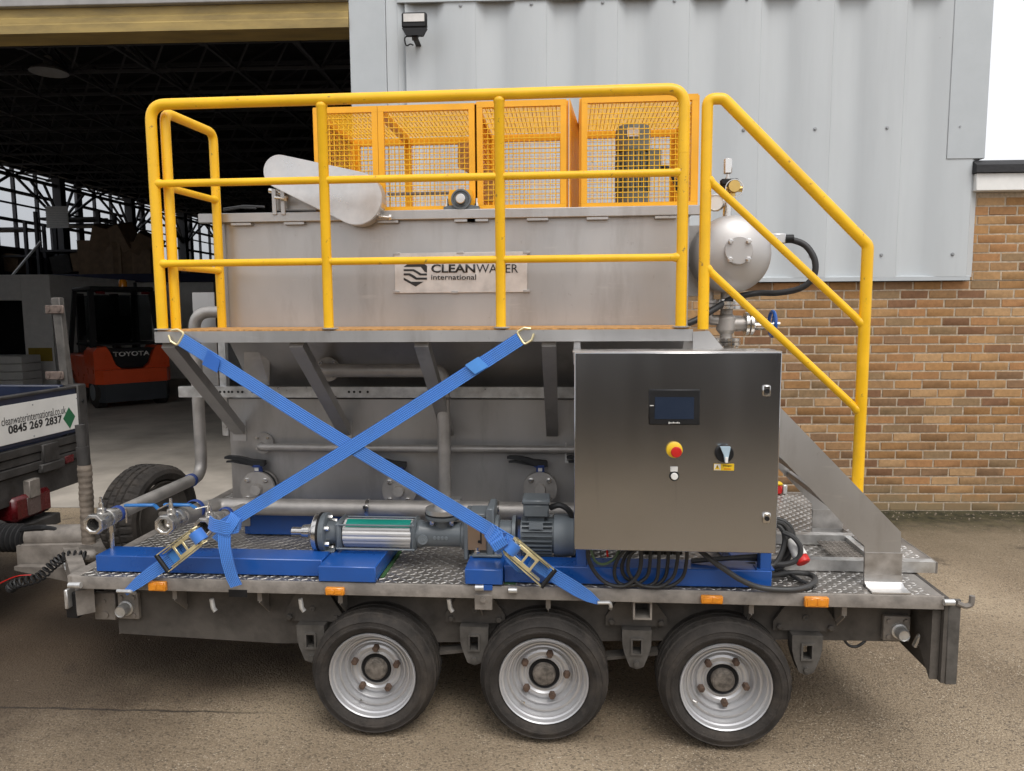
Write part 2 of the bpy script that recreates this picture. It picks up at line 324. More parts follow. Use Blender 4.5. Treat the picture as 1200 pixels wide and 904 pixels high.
class MB:
    def __init__(s): s.v = []; s.f = []; s.uv = None
    def add(s, vs, fs):
        o = len(s.v); s.v += [V(p) for p in vs]; s.f += [[i + o for i in f] for f in fs]; return s
    def box(s, lo, hi, bev=0, M=None):
        lo, hi = V(lo), V(hi)
        lo, hi = V(map(min, lo, hi)), V(map(max, lo, hi))
        if not bev:
            p = [(x, y, z) for x in (lo.x, hi.x) for y in (lo.y, hi.y) for z in (lo.z, hi.z)]
            f = [(0, 1, 3, 2), (4, 6, 7, 5), (0, 4, 5, 1), (2, 3, 7, 6), (0, 2, 6, 4), (1, 5, 7, 3)]
        else:
            bev = min(bev, *(.45 * (hi[i] - lo[i]) for i in range(3))); p = []; idx = {}
            for c in [(a, b, d) for a in (0, 1) for b in (0, 1) for d in (0, 1)]:
                for ax in range(3):
                    q = [(lo[i] if c[i] == 0 else hi[i]) for i in range(3)]
                    for i in range(3):
                        if i != ax: q[i] += bev if c[i] == 0 else -bev
                    idx[c, ax] = len(p); p.append(q)
            f = []
            for ax in range(3):
                b_, c_ = (ax + 1) % 3, (ax + 2) % 3
                for s0 in (0, 1):
                    r = []
                    for (u, v_) in ((0, 0), (1, 0), (1, 1), (0, 1)):
                        c = [0, 0, 0]; c[ax] = s0; c[b_] = u; c[c_] = v_; r.append(idx[tuple(c), ax])
                    f.append(r)
                for u in (0, 1):
                    for v_ in (0, 1):
                        c0 = [0, 0, 0]; c0[b_] = u; c0[c_] = v_; c1 = list(c0); c1[ax] = 1
                        f.append([idx[tuple(c0), b_], idx[tuple(c1), b_], idx[tuple(c1), c_], idx[tuple(c0), c_]])
            for c in [(a, b, d) for a in (0, 1) for b in (0, 1) for d in (0, 1)]: f.append([idx[c, k] for k in range(3)])
        if M is not None: p = [M @ V(q) for q in p]
        return s.add(p, f)
    def obox(s, c, ux, uy, uz, dx, dy, dz, bev=0):
        """box with its own axes: centre c, half sizes dx, dy, dz"""
        M = Matrix((V(ux).normalized(), V(uy).normalized(), V(uz).normalized())).transposed().to_4x4(); M.translation = V(c)
        return s.box((-dx, -dy, -dz), (dx, dy, dz), bev, M)
    def bar(s, a, b, w, d, up=(0, 0, 1), bev=0):
        a, b = V(a), V(b); x = (b - a).normalized(); u = V(up); y = u.cross(x).normalized(); z = x.cross(y)
        return s.obox((a + b) / 2, x, y, z, (b - a).length / 2, w / 2, d / 2, bev)
    def tube(s, path, r, n=10, closed=False, cap=True):
        path = [V(p) for p in path]; m = len(path); rr = r if isinstance(r, (list, tuple)) else [r] * m
        T = []
        for i in range(m):
            a = path[i - 1] if (i or closed) else path[0]; b = path[(i + 1) % m] if (i < m - 1 or closed) else path[-1]
            T.append((b - a).normalized())
        u, v_ = frame_of(T[0]); vs = []; fs = []
        for i in range(m):
            if i:
                q = T[i - 1].rotation_difference(T[i]); u = q @ u; v_ = T[i].cross(u)
            for k in range(n):
                a = 2 * math.pi * k / n; vs.append(path[i] + (u * math.cos(a) + v_ * math.sin(a)) * rr[i])
        for i in range(m if closed else m - 1):
            j = (i + 1) % m
            for k in range(n): fs.append((i * n + k, i * n + (k + 1) % n, j * n + (k + 1) % n, j * n + k))
        if cap and not closed: fs.append(list(range(n))[::-1]); fs.append([(m - 1) * n + k for k in range(n)])
        return s.add(vs, fs)
    def lathe(s, prof, c, axis=(0, 1, 0), n=32, rf=None, phase=0, cap=True):
        """prof: (radius, distance along axis)"""
        c = V(c); a = V(axis).normalized(); u, v_ = frame_of(a); vs = []; fs = []; m = len(prof)
        for i, (r, t) in enumerate(prof):
            for k in range(n):
                an = 2 * math.pi * (k + phase) / n; q = r * (rf(i, k) if rf else 1); vs.append(c + a * t + (u * math.cos(an) + v_ * math.sin(an)) * q)
        for i in range(m - 1):
            for k in range(n): fs.append((i * n + k, i * n + (k + 1) % n, (i + 1) * n + (k + 1) % n, (i + 1) * n + k))
        if cap and prof[0][0] > 1e-5: fs.append(list(range(n))[::-1])
        if cap and prof[-1][0] > 1e-5: fs.append([(m - 1) * n + k for k in range(n)])
        return s.add(vs, fs)
    def cyl(s, a, b, r, n=16):
        a, b = V(a), V(b); return s.lathe([(r, 0), (r, (b - a).length)], a, b - a, n)
    def prism(s, poly, axis, t0, t1):
        """polygon of 2-D points extruded along axis ('x': (y,z), 'y': (x,z), 'z': (x,y))"""
        def P(p, t): return {'x': (t, p[0], p[1]), 'y': (p[0], t, p[1]), 'z': (p[0], p[1], t)}[axis]
        n = len(poly); vs = [P(p, t0) for p in poly] + [P(p, t1) for p in poly]
        return s.add(vs, [list(range(n))[::-1], list(range(n, 2 * n))] + [(i, (i + 1) % n, n + (i + 1) % n, n + i) for i in range(n)])
    def slab(s, pts, d):
        """polygon of 3-D points given thickness along vector d"""
        n = len(pts); d = V(d); vs = [V(p) for p in pts] + [V(p) + d for p in pts]
        return s.add(vs, [list(range(n))[::-1], list(range(n, 2 * n))] + [(i, (i + 1) % n, n + (i + 1) % n, n + i) for i in range(n)])
    def ribbon(s, path, wv, th, nv=None):
        """flat webbing with thickness; wv: width vector or one per point; carries uv along and across"""
        path = [V(p) for p in path]; m = len(path); wv = [V(x) for x in wv] if isinstance(wv, list) else [V(wv)] * m
        o = len(s.v); L = 0; Ls = [0]
        for i in range(1, m): L += (path[i] - path[i - 1]).length; Ls.append(L)
        if s.uv is None: s.uv = {}
        for i in range(m):
            t = (path[min(i + 1, m - 1)] - path[max(i - 1, 0)]).normalized(); nn = t.cross(wv[i]).normalized() * (th / 2)
            for (a, b, c) in ((-.5, 1, 0), (.5, 1, 1), (.5, -1, 1), (-.5, -1, 0)):
                s.uv[len(s.v)] = (c, Ls[i]); s.v.append(path[i] + wv[i] * a + nn * b)
        for i in range(m - 1):
            for k in range(4): s.f.append([o + i * 4 + k, o + i * 4 + (k + 1) % 4, o + (i + 1) * 4 + (k + 1) % 4, o + (i + 1) * 4 + k])
        s.f.append([o, o + 1, o + 2, o + 3]); e = o + (m - 1) * 4; s.f.append([e + 3, e + 2, e + 1, e]); return s
    def mesh(s, name, mt, off=V((0, 0, 0)), angle=38):
        me = bpy.data.meshes.new(name); me.from_pydata([p - off for p in s.v], [], s.f)
        if s.uv is not None:
            ul = me.uv_layers.new(name='UVMap')
            for lp in me.loops: ul.data[lp.index].uv = s.uv.get(lp.vertex_index, (0, 0))
        bm = bmesh.new(); bm.from_mesh(me); bmesh.ops.recalc_face_normals(bm, faces=bm.faces); bm.to_mesh(me); bm.free()
        for p in me.polygons: p.use_smooth = True
        me.set_sharp_from_angle(angle=R(angle))
        for x in (mt if isinstance(mt, (list, tuple)) else [mt]): me.materials.append(x)
        return me
    def build(s, name, mt, parent=None, loc=None, kind=None, label=None, angle=38):
        off = OFF[parent] if parent else (V(loc) if loc is not None else V((0, 0, 0)))
        o = bpy.data.objects.new(name, s.mesh(name, mt, off, angle)); COL.objects.link(o)
        if parent: o.parent = parent; OFF[o] = off
        else: o.location = off; OFF[o] = off
        return tag(o, label, kind=kind)
def inst(me, name, parent, loc=(0, 0, 0), rot=None):
    o = bpy.data.objects.new(name, me); COL.objects.link(o); o.parent = parent
    o.location = V(loc) - OFF.get(parent, V((0, 0, 0)))
    if rot is not None: o.rotation_euler = rot
    return o
def text(name, s, o, xd, ud, width, height, mt, parent, bold=0.0, th=.0012, spacing=1.0):
    """flat print: letters fitted into width x height from corner o"""
    cu = bpy.data.curves.new('print', 'FONT'); cu.body = s; cu.offset = bold; cu.extrude = 0; cu.resolution_u = 3; cu.space_character = spacing
    t = bpy.data.objects.new('print', cu); COL.objects.link(t)
    dg = bpy.context.evaluated_depsgraph_get(); me = bpy.data.meshes.new_from_object(t.evaluated_get(dg))
    xs = [v.co.x for v in me.vertices]; ys = [v.co.y for v in me.vertices]
    x0, x1, y0, y1 = min(xs), max(xs), min(ys), max(ys); xd, ud, o = V(xd).normalized(), V(ud).normalized(), V(o)
    nn = xd.cross(ud); off = OFF[parent]
    bm = bmesh.new(); bm.from_mesh(me)
    for v in bm.verts: v.co = o + xd * ((v.co.x - x0) / (x1 - x0) * width) + ud * ((v.co.y - y0) / (y1 - y0) * height) + nn * th - off
    g = bmesh.ops.extrude_face_region(bm, geom=bm.faces[:])
    for e in g['geom']:
        if isinstance(e, bmesh.types.BMVert): e.co -= nn * th * .9
    bm.to_mesh(me); bm.free(); me.materials.clear(); me.materials.append(mt)
    COL.objects.unlink(t); bpy.data.objects.remove(t); bpy.data.curves.remove(cu)
    ob = bpy.data.objects.new(name, me); COL.objects.link(ob); ob.parent = parent; OFF[ob] = off; return ob
def bolts(mb, c, axis, rad, n, r=.009, h=.012, phase=.5):
    a = V(axis).normalized(); u, v_ = frame_of(a)
    for k in range(n):
        an = 2 * math.pi * (k + phase) / n; p = V(c) + (u * math.cos(an) + v_ * math.sin(an)) * rad
        mb.lathe([(r, 0), (r, h * .8), (r * .8, h)], p, a, 6)

# ================================================================== THE SETTING
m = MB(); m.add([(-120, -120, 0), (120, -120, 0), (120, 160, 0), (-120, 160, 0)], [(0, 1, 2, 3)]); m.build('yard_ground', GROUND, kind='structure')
fl = bthing('warehouse_floor', None, None); fl['kind'] = 'structure'
MB().add([(-15.6, .02, .004), (3.6, .02, .004), (3.6, 42, .004), (-15.6, 42, .004)], [(0, 1, 2, 3)]).build('floor_slab', FLOOR, fl, kind='structure')

DJ = atw(412, 50).x; DH0 = atw(0, 45).z; DH1 = DH0 + .22; DL = DH1 + .10; CT = 6.9
CX1 = atw(1155, 60).x; CXB = atw(1131, 300).x; CBZ = atw(1131, 329).z; TRX = atw(1108, 100).x; TZ = atw(1155, 188).z
wh = bthing('warehouse', 'tall steel warehouse clad in pale grey ribbed sheets with a wide open doorway', 'building')
# cladding sheets, one object per 0.6 m cover width
PER = (atw(1014, 150).x - atw(848, 150).x) / 2; X0 = atw(886, 150).x
def clad_mesh(width, z0, z1):
    s = .13 * PER; t = .44 * PER; tr = -.012; rb = -.070
    pr = [(0, rb), (s, tr), (t, tr), (t + s, rb), (width, rb)] if width > t + s + .02 else [(0, rb), (s, tr), (width, tr)]
    return MB().prism(pr + [(width, -.005), (0, -.005)], 'y' if False else 'z', z0, z1)
x = X0 - PER * 6
k = 0
CL0 = atw(468, 40).x
edges = []
while x < CXB - .02:
    if x + PER > CL0: edges.append((max(x, CL0 - .0), min(x + PER, CXB)))
    x += PER
for (a, b) in edges:
    o_ = clad_mesh(b - a - .0008, CBZ + .03 if True else 0, CT)
    for q in range(len(o_.v)): o_.v[q].x += a
    p = o_.build('cladding_panel', CLAD, wh)
    f = MB()
    for zz in (atw(1000, 153).z, atw(1000, 300).z, atw(900, 3).z):
        for xx in (a + PER * .79,):
            if xx < b: f.lathe([(.016, 0), (.016, .004), (.009, .005), (.009, .013)], (xx, -.070, zz), (0, -1, 0), 8)
    if f.v: f.build('fastener', FAST, p)
UZ = atw(700, 3).z
MB().box((CL0, -.085, UZ), (TRX - .01, -.064, CT)).build('upper_flashing', CLADT, wh)
MB().box((DJ, -.070, 0), (atw(454, 50).x, .12, CT), .004).build('jamb_trim', CLADT, wh)
MB().box((atw(454, 50).x + .004, -.058, 0), (CL0 + .012, 0, CT)).build('jamb_fillet', CLAD, wh)
MB().box((TRX, -.078, TZ), (CX1, .10, CT), .004).build('corner_trim', CLADT, wh)
MB().box((CXB + .003, .02, TZ + .02), (CX1 - .004, 20, CT - .1)).build('side_cladding', CLAD, wh)
MB().prism([(-.006, CBZ + .05), (-.070, CBZ + .034), (-.070, CBZ), (-.064, CBZ), (-.006, CBZ + .028)], 'x', DJ + .4, CXB + .012).build('drip_flashing', CLADT, wh)
m = MB().prism([(-.09, DH0), (-.02, DH0), (-.02, DH0 + .02), (.25, DH0 + .02), (.25, DH1), (-.05, DH1), (-.05, DH0 + .15), (-.075, DH0 + .13), (-.075, DH0 + .085), (-.09, DH0 + .07)], 'x', -9, DJ - .003)
m.build('door_header', HDR, wh)
MB().box((-9, -.10, DH1 + .003), (DJ - .004, .1, DL), .006).build('lintel', LINT, wh)
for xx in (-9 + i * .92 for i in range(9)):
    if xx < DJ - .05: MB().box((xx, -.062, DL + .003), (min(xx + .912, DJ - .004), -.01, CT)).build('fascia_panel', CLAD, wh)
MB().box((-9.6, -.05, 0), (-9.004, .2, CT)).build('jamb_wall', CLAD, wh)
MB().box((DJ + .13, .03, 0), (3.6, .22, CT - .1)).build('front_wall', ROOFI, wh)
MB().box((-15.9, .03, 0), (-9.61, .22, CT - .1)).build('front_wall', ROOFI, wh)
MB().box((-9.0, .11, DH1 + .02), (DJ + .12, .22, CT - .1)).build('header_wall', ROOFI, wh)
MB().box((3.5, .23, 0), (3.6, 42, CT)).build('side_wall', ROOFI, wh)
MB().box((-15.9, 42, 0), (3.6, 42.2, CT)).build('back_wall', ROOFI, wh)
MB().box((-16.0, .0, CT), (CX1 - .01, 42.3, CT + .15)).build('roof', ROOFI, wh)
# the glazed side wall far inside, frames and panes
WX = -15.7; WZ0, WZ1 = 3.7, 6.25
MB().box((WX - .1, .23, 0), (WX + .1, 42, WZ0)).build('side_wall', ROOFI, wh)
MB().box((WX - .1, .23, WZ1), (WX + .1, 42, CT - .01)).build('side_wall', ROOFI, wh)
MB().box((WX - .1, .23, WZ0 + .01), (WX + .1, 6, WZ1 - .01)).build('side_wall', ROOFI, wh)
for k in range(9):
    y0 = 6.01 + k * 4.0; f = MB()
    for j in range(4):
        f.box((WX - .05, y0 + j * 1.0, WZ0), (WX + .05, y0 + j * 1.0 + (.28 if j == 0 else .07), WZ1))
    for zz in (WZ0, 4.55, 5.4, WZ1 - .12): f.box((WX - .04, y0 + .29, zz), (WX + .04, y0 + 3.99, zz + .09))
    w_ = f.build('window', DSTEEL, wh)
    MB().box((WX - .012, y0 + .3, WZ0 + .05), (WX - .004, y0 + 3.95, WZ1 - .05)).build('pane', GLASS, w_)
# space-frame roof: two layers of chords with diagonal lacing
NX, NY = 1.465, 1.265; bz, tz = 6.0, 6.72
xs = [atz(83, 85, 6.0).x * 0 + toB(atz(83, 85, 6.0)).x + (i - 5) * NX for i in range(13)]; ys = [1.29 + j * NY for j in range(24)]
m = MB(); d = MB()
for j, yy in enumerate(ys):
    m.bar((xs[0], yy, bz), (xs[-1], yy, bz), .05, .05); m.bar((xs[0], yy + NY / 2, tz), (xs[-1], yy + NY / 2, tz), .06, .06)
    for i, xx in enumerate(xs):
        m.box((xx - .06, yy - .06, bz - .04), (xx + .06, yy + .06, bz + .04))
        if i < len(xs) - 1:
            for (sx, sy) in ((0, 0), (1, 0), (0, 1), (1, 1)):
                if j + sy < len(ys): d.bar((xs[i + sx], ys[j + sy], bz), (xx + NX / 2, yy + NY / 2, tz), .032, .032)
for xx in xs: m.bar((xx, ys[0], bz), (xx, ys[-1], bz), .05, .05)
m.build('roof_truss', DSTEEL, wh, kind='stuff'); d.build('truss_lacing', DSTEEL, wh, kind='stuff')
# fan-shaped column heads in front of the glazing
for k in range(8):
    yy = 8.2 + k * 4; c = MB(); c.box((WX + .5, yy - .13, 0), (WX + .76, yy + .13, 6.0))
    for a in (-1.9, -1.3, -.7, .7, 1.3, 1.9): c.bar((WX + .63, yy, 4.65), (WX + .63, yy + a, 5.75), .06, .06)
    c.bar((WX + .63, yy - 2, 5.75), (WX + .63, yy + 2, 5.75), .09, .09); c.bar((WX + .63, yy - 2, 4.95), (WX + .63, yy + 2, 4.95), .05, .05)
    c.bar((WX + .63, yy - 1.97, 5.75), (WX + .63, yy - 1.0, 6.2), .05, .05); c.bar((WX + .63, yy + 1.97, 5.75), (WX + .63, yy + 1.0, 6.2), .05, .05)
    c.build('column', DSTEEL, wh)

# the brick wall under the cladding and the low annex to its right
ax = bthing('brick_wall', 'buff brick wall below the pale cladding rising to a flat roofed annex', 'wall')
AZ = atw(1200, 225).z; FZ = atw(1200, 205).z; RZ = TZ - .01
MB().box((DJ + .14, .0005, -.3), (7.5, .029, CBZ - .005)).build('mortar', MORT, ax)
MB().box((CXB + .016, .0005, CBZ), (7.5, .029, AZ - .003)).build('mortar', MORT, ax)
MB().box((CXB + .03, .05, 0), (7.5, 8, AZ - .01)).build('annex_core', MORT, ax)
MB().box((atw(1137, 200).x, -.10, AZ), (7.6, .3, FZ), .004).build('fascia_board', WHT, ax)
MB().prism([(-.13, FZ + .003), (.5, FZ + .003), (8, FZ + .05), (8, FZ + .15), (.5, RZ), (-.05, RZ), (-.13, RZ - .05)], 'x', atw(1134, 200).x, 7.6).build('roof_felt', FELT, ax)
CH, CLN = CBZ / 26.0, .243
def brick_mesh(seed, ln):
    r = random.Random(seed); b = MB().box((.006, -.002 - r.random() * .003, .006), (ln - .006, .02, CH - .006), .004)
    for q in b.v:
        if q.y < .01: q.x += r.uniform(-.0025, .0025); q.z += r.uniform(-.002, .002)
    return b
BV = [brick_mesh(i, CLN).mesh('brick', BRICK) for i in range(6)]
cells = []; cuts = []
for row in range(38):
    z = CBZ - (row + 1) * CH if row < 26 else CBZ + (row - 26) * CH
    xa, xb = (DJ + .2, 7.4) if row < 26 else (CXB + .02, 7.4)
    if row >= 26 and z + CH > AZ: continue
    off = (row % 2) * CLN / 2 + (row * 37 % 11) * .004
    n0 = math.floor((xa - off) / CLN)
    for i in range(n0, n0 + 60):
        x0 = off + i * CLN
        if x0 < xa < x0 + CLN - .04:
            cuts.append((xa, x0 + CLN, z)); continue
        if x0 < xa or x0 + CLN > xb: continue
        # share of the wall one can see: right of the plant, above the deck, inside the frame
        vis = 1 if (x0 > 1.45 and x0 < 4.05) or (row < 12 and x0 > 1.2 and x0 < 4.05) else 0
        if vis and x0 < 1.9 and z < .5: vis = 0
        cells.append((vis, -abs(x0 - 2.9), row, x0, z))
cells.sort(reverse=True)
rest = MB()
for (xa_, xb_, z) in cuts: rest.box((xa_ + .004, -.0035, z + .005), (xb_ - .005, .02, z + CH - .005))
for n_, (vis, _, row, x0, z) in enumerate(cells):
    if n_ < 298: inst(BV[rng.randrange(6)], 'brick', ax, (x0, 0, z))
    else:
        o_ = len(rest.v); rest.box((x0 + .005, -.0035, z + .005), (x0 + CLN - .005, .02, z + CH - .005))
rest.build('brickwork', BRICK, ax, kind='stuff')

# unseen dark boarded fence, added behind the viewer for the polished steelwork to mirror
t = thing('added_reflection_fence', 'tall dark boarded fence added out of view behind the viewer to darken reflections', 'fence', (0, -6.6, 0))
FEN = mat('dark_fence_stain', (.045, .040, .036), .8, var=.3, vs=5)
for i in range(56): MB().box((-14 + i * .5, -6.6 + .012 * (i % 2), .05), (-13.51 + i * .5, -6.575 + .012 * (i % 2), 2.45)).build('board', FEN, t)
for i in range(11): MB().box((-14 + i * 2.8, -6.72, 0), (-13.9 + i * 2.8, -6.602, 2.5)).build('post', FEN, t)

# floodlight
fp = atw(486, 28, -.2)
t = bthing('floodlight', 'small black floodlight fixed high on the pale cladding beside the doorway', 'floodlight', fp)
hw, hh = .105, .082
MB().box((-hw, -.035, -hh + .04), (hw, .02, hh), .012).build('housing', BLKP, t)
MB().prism([(-hw, -hh + .039), (hw, -hh + .039), (hw - .035, -hh - .02), (-hw + .035, -hh - .02)], 'y', -.03, .015).build('gear_tray', BLKP, t)
MB().box((-hw + .018, -.041, -hh + .085), (hw - .018, -.0355, hh - .016)).build('lens', mat('floodlight_lens', (.62, .60, .57), .2), t)
MB().bar((0, 0, -hh - .015), (0, .02, -hh - .035), .05, .05).bar((0, .02, -hh - .03), (0, .19, -hh - .03), .045, .012).build('bracket', TRK, t)
MB().tube(smooth([(-.04, .0, -hh - .01), (-.085, .0, -hh - .03), (-.08, .03, -hh - .08), (-.05, .06, -hh - .06), (-.04, .14, -hh - .04)]), .006, 6).build('cable', BLK, t)

# loose grit and crumbs of brick on the yard
gm = MB(); gr_ = random.Random(11)
for i in range(700):
    gx, gy = gr_.uniform(-3.2, 4.2), gr_.uniform(-1.7, 3.3)
    if i % 3 == 0: gx = gr_.uniform(1.2, 4.4); gy = 3.62 + math.tan(BA) * gx - abs(gr_.gauss(0, .16)) - .03
    q = gr_.uniform(.0025, .007) * (1.5 if i % 3 == 0 else 1); a = gr_.uniform(0, 6.28); c_, s_ = math.cos(a) * q, math.sin(a) * q
    gm.add([(gx + c_, gy + s_, 0), (gx - s_, gy + c_ * .8, 0), (gx - c_, gy - s_, 0), (gx + s_, gy - c_ * .8, 0), (gx + c_ * .3, gy + s_ * .3, q * .8), (gx - c_ * .4, gy - s_ * .2, q * .7)], [(0, 1, 4), (1, 2, 5, 4), (2, 3, 5), (3, 0, 4, 5)])
tag(gm.build('loose_grit', mat('grit_stone', (.13, .10, .075), .9, col2=(.28, .23, .17), vs=14), None, (0, 0, 0)), 'loose grit and small stones scattered over the yard', 'grit', kind='stuff')

# ------------------------------------------------------------------ inside the warehouse
oy = 9.5; ox = atw(63, 400, oy).x; oz = atw(63, 326, oy).z
t = bthing('office_cubicle', 'pale grey partition cubicle with a dark doorway inside the warehouse', 'cubicle', (ox, oy, 0))
oxd = atw(28, 400, oy).x - ox; odz = atw(28, 352, oy).z
MB().box((oxd + .02, 0, 0), (0, .1, oz), .005).build('front_panel', OFFW, t)
MB().box((-6, 0, odz), (oxd + .015, .1, oz), .005).build('over_door_panel', OFFW, t)
MB().box((-.1, .105, 0), (-.002, 5.2, oz), .005).build('side_panel', OFFW, t)
MB().box((-6, .6, 0), (oxd, .7, odz)).build('door', BLKP, t)
MB().box((-6, 0, oz + .003), (0, 5.2, oz + .08)).build('roof_panel', OFFW, t)
MB().box((oxd + .1, -.02, .75), (-.05, -.003, 1.05)).build('stripe_panel', mat('dull_yellow_band', (.36, .25, .03), .6), t)
my = 13.0; mx0 = atw(112, 400, my).x; mzt = atw(150, 321, my).z; mzb = atw(150, 331, my).z
t = bthing('mezzanine', 'grey walled storage mezzanine with a dark blue edge beam behind the forklift', 'mezzanine', (mx0, my, 0))
MB().box((-5, .15, 0), (9, .3, mzb - .005)).build('front_wall', OFFW, t)
MB().box((-5, 0, mzb), (9, .14, mzt), .01).build('edge_beam', mat('dark_blue_beam', (.010, .014, .06), .5), t)
MB().box((-5, .145, mzt - .06), (9, 6, mzt)).build('deck_board', ROOFI, t)
for xx in (-1.4, 1.1, 3.4): MB().box((xx, -.1, 0), (xx + .15, .1 - .11, mzb - .01)).build('post', DSTEEL, t)
boxes = [(118, 318, 1.3, .95, 4), (136, 318, 1.2, .8, -8), (156, 318, 1.2, .9, 10), (172, 318, .95, .7, -5), (124, 296, 1.0, .7, 12), (150, 297, 1.05, .75, -14), (168, 300, .9, .6, 20)]
bl = ['lower left brown carton on the mezzanine deck', 'brown carton second from left on the mezzanine deck', 'brown carton third from left on the mezzanine deck', 'rightmost brown carton on the mezzanine deck', 'upper left tilted carton resting on the mezzanine cartons', 'middle tilted carton on top of the mezzanine cartons', 'upper right tilted carton on top of the mezzanine cartons']
for (px, py, sw, sh, rz), lb in zip(boxes, bl):
    p = atw(px, py, my + .9)
    if py > 310: p.z = mzt
    t = bthing('carton', lb, 'box', p, R(rz), 'cartons on the mezzanine')
    if py < 310: t.rotation_euler = (R(12), R(rz * 1.4), t.rotation_euler[2])
    MB().box((-sw * .35, -.3, .001), (sw * .35, .3, sh), .01).build('carton_body', CARD, t)
    MB().box((-sw * .36, -.31, sh + .002), (-.01, .31, sh + .012)).box((.01, -.31, sh + .002), (sw * .36, .31, sh + .012)).build('flap', CARD, t)
p = atw(67, 267, my - .8); q = atw(80, 242, my - .8); wq = q.x - atw(54, 242, my - .8).x
t = bthing('mesh_screen', 'pale square mesh screen on a thin pole below the far windows', 'mesh screen', (p.x, p.y, 0))
sm = MB(); hq = q.z - p.z
for i in range(13):
    u = -wq / 2 + wq * i / 12; sm.bar((u, 0, p.z), (u, 0, q.z), .015, .015)
    v_ = p.z + hq * i / 12; sm.bar((-wq / 2, .012, v_), (wq / 2, .012, v_), .015, .015)
sm.build('mesh_panel', GALV, t); MB().box((-wq / 2, .03, p.z), (wq / 2, .04, q.z)).build('backing_sheet', OFFW, t); MB().bar((.02, .05, 0), (.02, .05, p.z), .05, .05).build('pole', DSTEEL, t)
t = bthing('stair_rail', 'sloping pale steel rail of a stair beside the cubicle roof', 'handrail', (ox, oy + 1.6, 0))
MB().tube([toB(hp(12, 326, BN, BN.dot(BO) + oy + 1.6)) - V((ox, oy + 1.6, 0)), toB(hp(48, 283, BN, BN.dot(BO) + oy + 1.6)) - V((ox, oy + 1.6, 0))], .028, 6).build('rail', GALV, t)
lp = atw(57, 81, 6.0)
t = bthing('bay_lamp', 'unlit round high bay lamp hanging under the warehouse roof frame', 'lamp', lp)
MB().lathe([(.02, .22), (.06, .2), (.08, .08), (.27, -.02), (.30, -.06), (.28, -.06), (.24, -.03), (.02, .03)], (0, 0, 0), (0, 0, 1), 24).build('lamp_shade', mat('lamp_shade_grey', (.45, .45, .46), .4), t)
MB().tube([(0, 0, .2), (0, 0, 6.0 - lp.z)], .012, 6).build('hanger', DSTEEL, t)
for lb, px, zt in (('pile of white sheet material against the cubicle doorway', 10, 1.0),):
    p = atw(px, 455, oy - .9)
    t = bthing('sheet_stack', lb, 'stack', (p.x, p.y, 0))
    for i in range(5): MB().box((-.8, -.3, .1 + i * .17), (.55, .3, .1 + i * .17 + .155), .01).build('sheet_pack', SIGNW, t)
    MB().box((-.8, -.3, .002), (.55, .3, .095)).build('pallet', CARD, t)

for i, (px, dy) in enumerate(((8, 1.6), (30, 3.4), (92, 1.2), (104, 4.0))):
    p = atw(px, 300, my + dy); t = bthing('storage_rack', ['dark storage rack against the far windows at the picture edge', 'dark storage rack with a slanting load under the far windows', 'dark storage rack between the mesh screen and the cartons', 'tall dark storage rack behind the cartons'][i], 'rack', (p.x, p.y, mzt), group='racks on the mezzanine')
    zz = atw(px, (262, 292, 250, 258)[i], my + dy).z - mzt
    for sx in (-.9, .9):
        for sy in (-.4, .4): MB().box((sx - .04, sy - .04, 0), (sx + .04, sy + .04, zz)).build('upright', DSTEEL, t)
    for q in (.5, 1.0): MB().box((-.86, -.40, zz * q - .22), (.86, .40, zz * q - .16)).build('shelf', DSTEEL, t)
    for q in (0, 1): MB().obox((-.35 + .6 * q, 0, .32 + .1 * q), (1, 0, .15 * (i % 3 - 1)), (0, 1, 0), (-.15 * (i % 3 - 1), 0, 1), .28, .3, .26).build('stored_load', CARD if (i + q) % 2 else TRK, t)

# forklift seen from behind, parked turned to the left
fk = bthing('forklift', 'red counterbalance forklift parked inside the doorway, seen from behind', 'forklift', (-7.98, 7.3, .004), R(47)); fk.scale = (1.1, 1.1, 1.06)
cw = MB(); Wd = .62
prof = [(-Wd, .45), (-Wd, 1.02), (-Wd + .06, 1.10), (-.42, 1.12), (-.36, 1.02), (-.28, .78), (-.18, .70), (.18, .70), (.28, .78), (.36, 1.02), (.42, 1.12), (Wd - .06, 1.10), (Wd, 1.02), (Wd, .45)]
cw.prism(prof, 'y', -.0, .55); cw.prism([(-Wd, .0), (Wd, .0), (Wd - .1, -.13), (-Wd + .1, -.13)], 'z', .45, .70); cw.build('counterweight', FRED, fk)
MB().prism([(-.40, 1.07), (-.33, 1.02), (-.26, .80), (-.17, .72), (.17, .72), (.26, .80), (.33, 1.02), (.40, 1.07)], 'y', .05, .35).build('grille', BLKP, fk)
MB().prism([(-Wd + .04, 0), (Wd - .04, 0), (Wd - .12, -.12), (-Wd + .12, -.12)], 'z', .12, .446).build('lower_weight', FGRY, fk)
MB().box((-Wd + .02, .56, .35), (Wd - .02, 1.7, .95), .03).build('engine_cover', FRED, fk)
MB().box((-Wd + .06, .3, 1.12), (Wd - .06, 1.2, 1.16)).build('bonnet', BLKP, fk)
text('lettering', 'TOYOTA', (-.30, .049, .93), (1, 0, 0), (0, 0, 1), .60, .085, SIGNW, fk, bold=.02, th=.004)
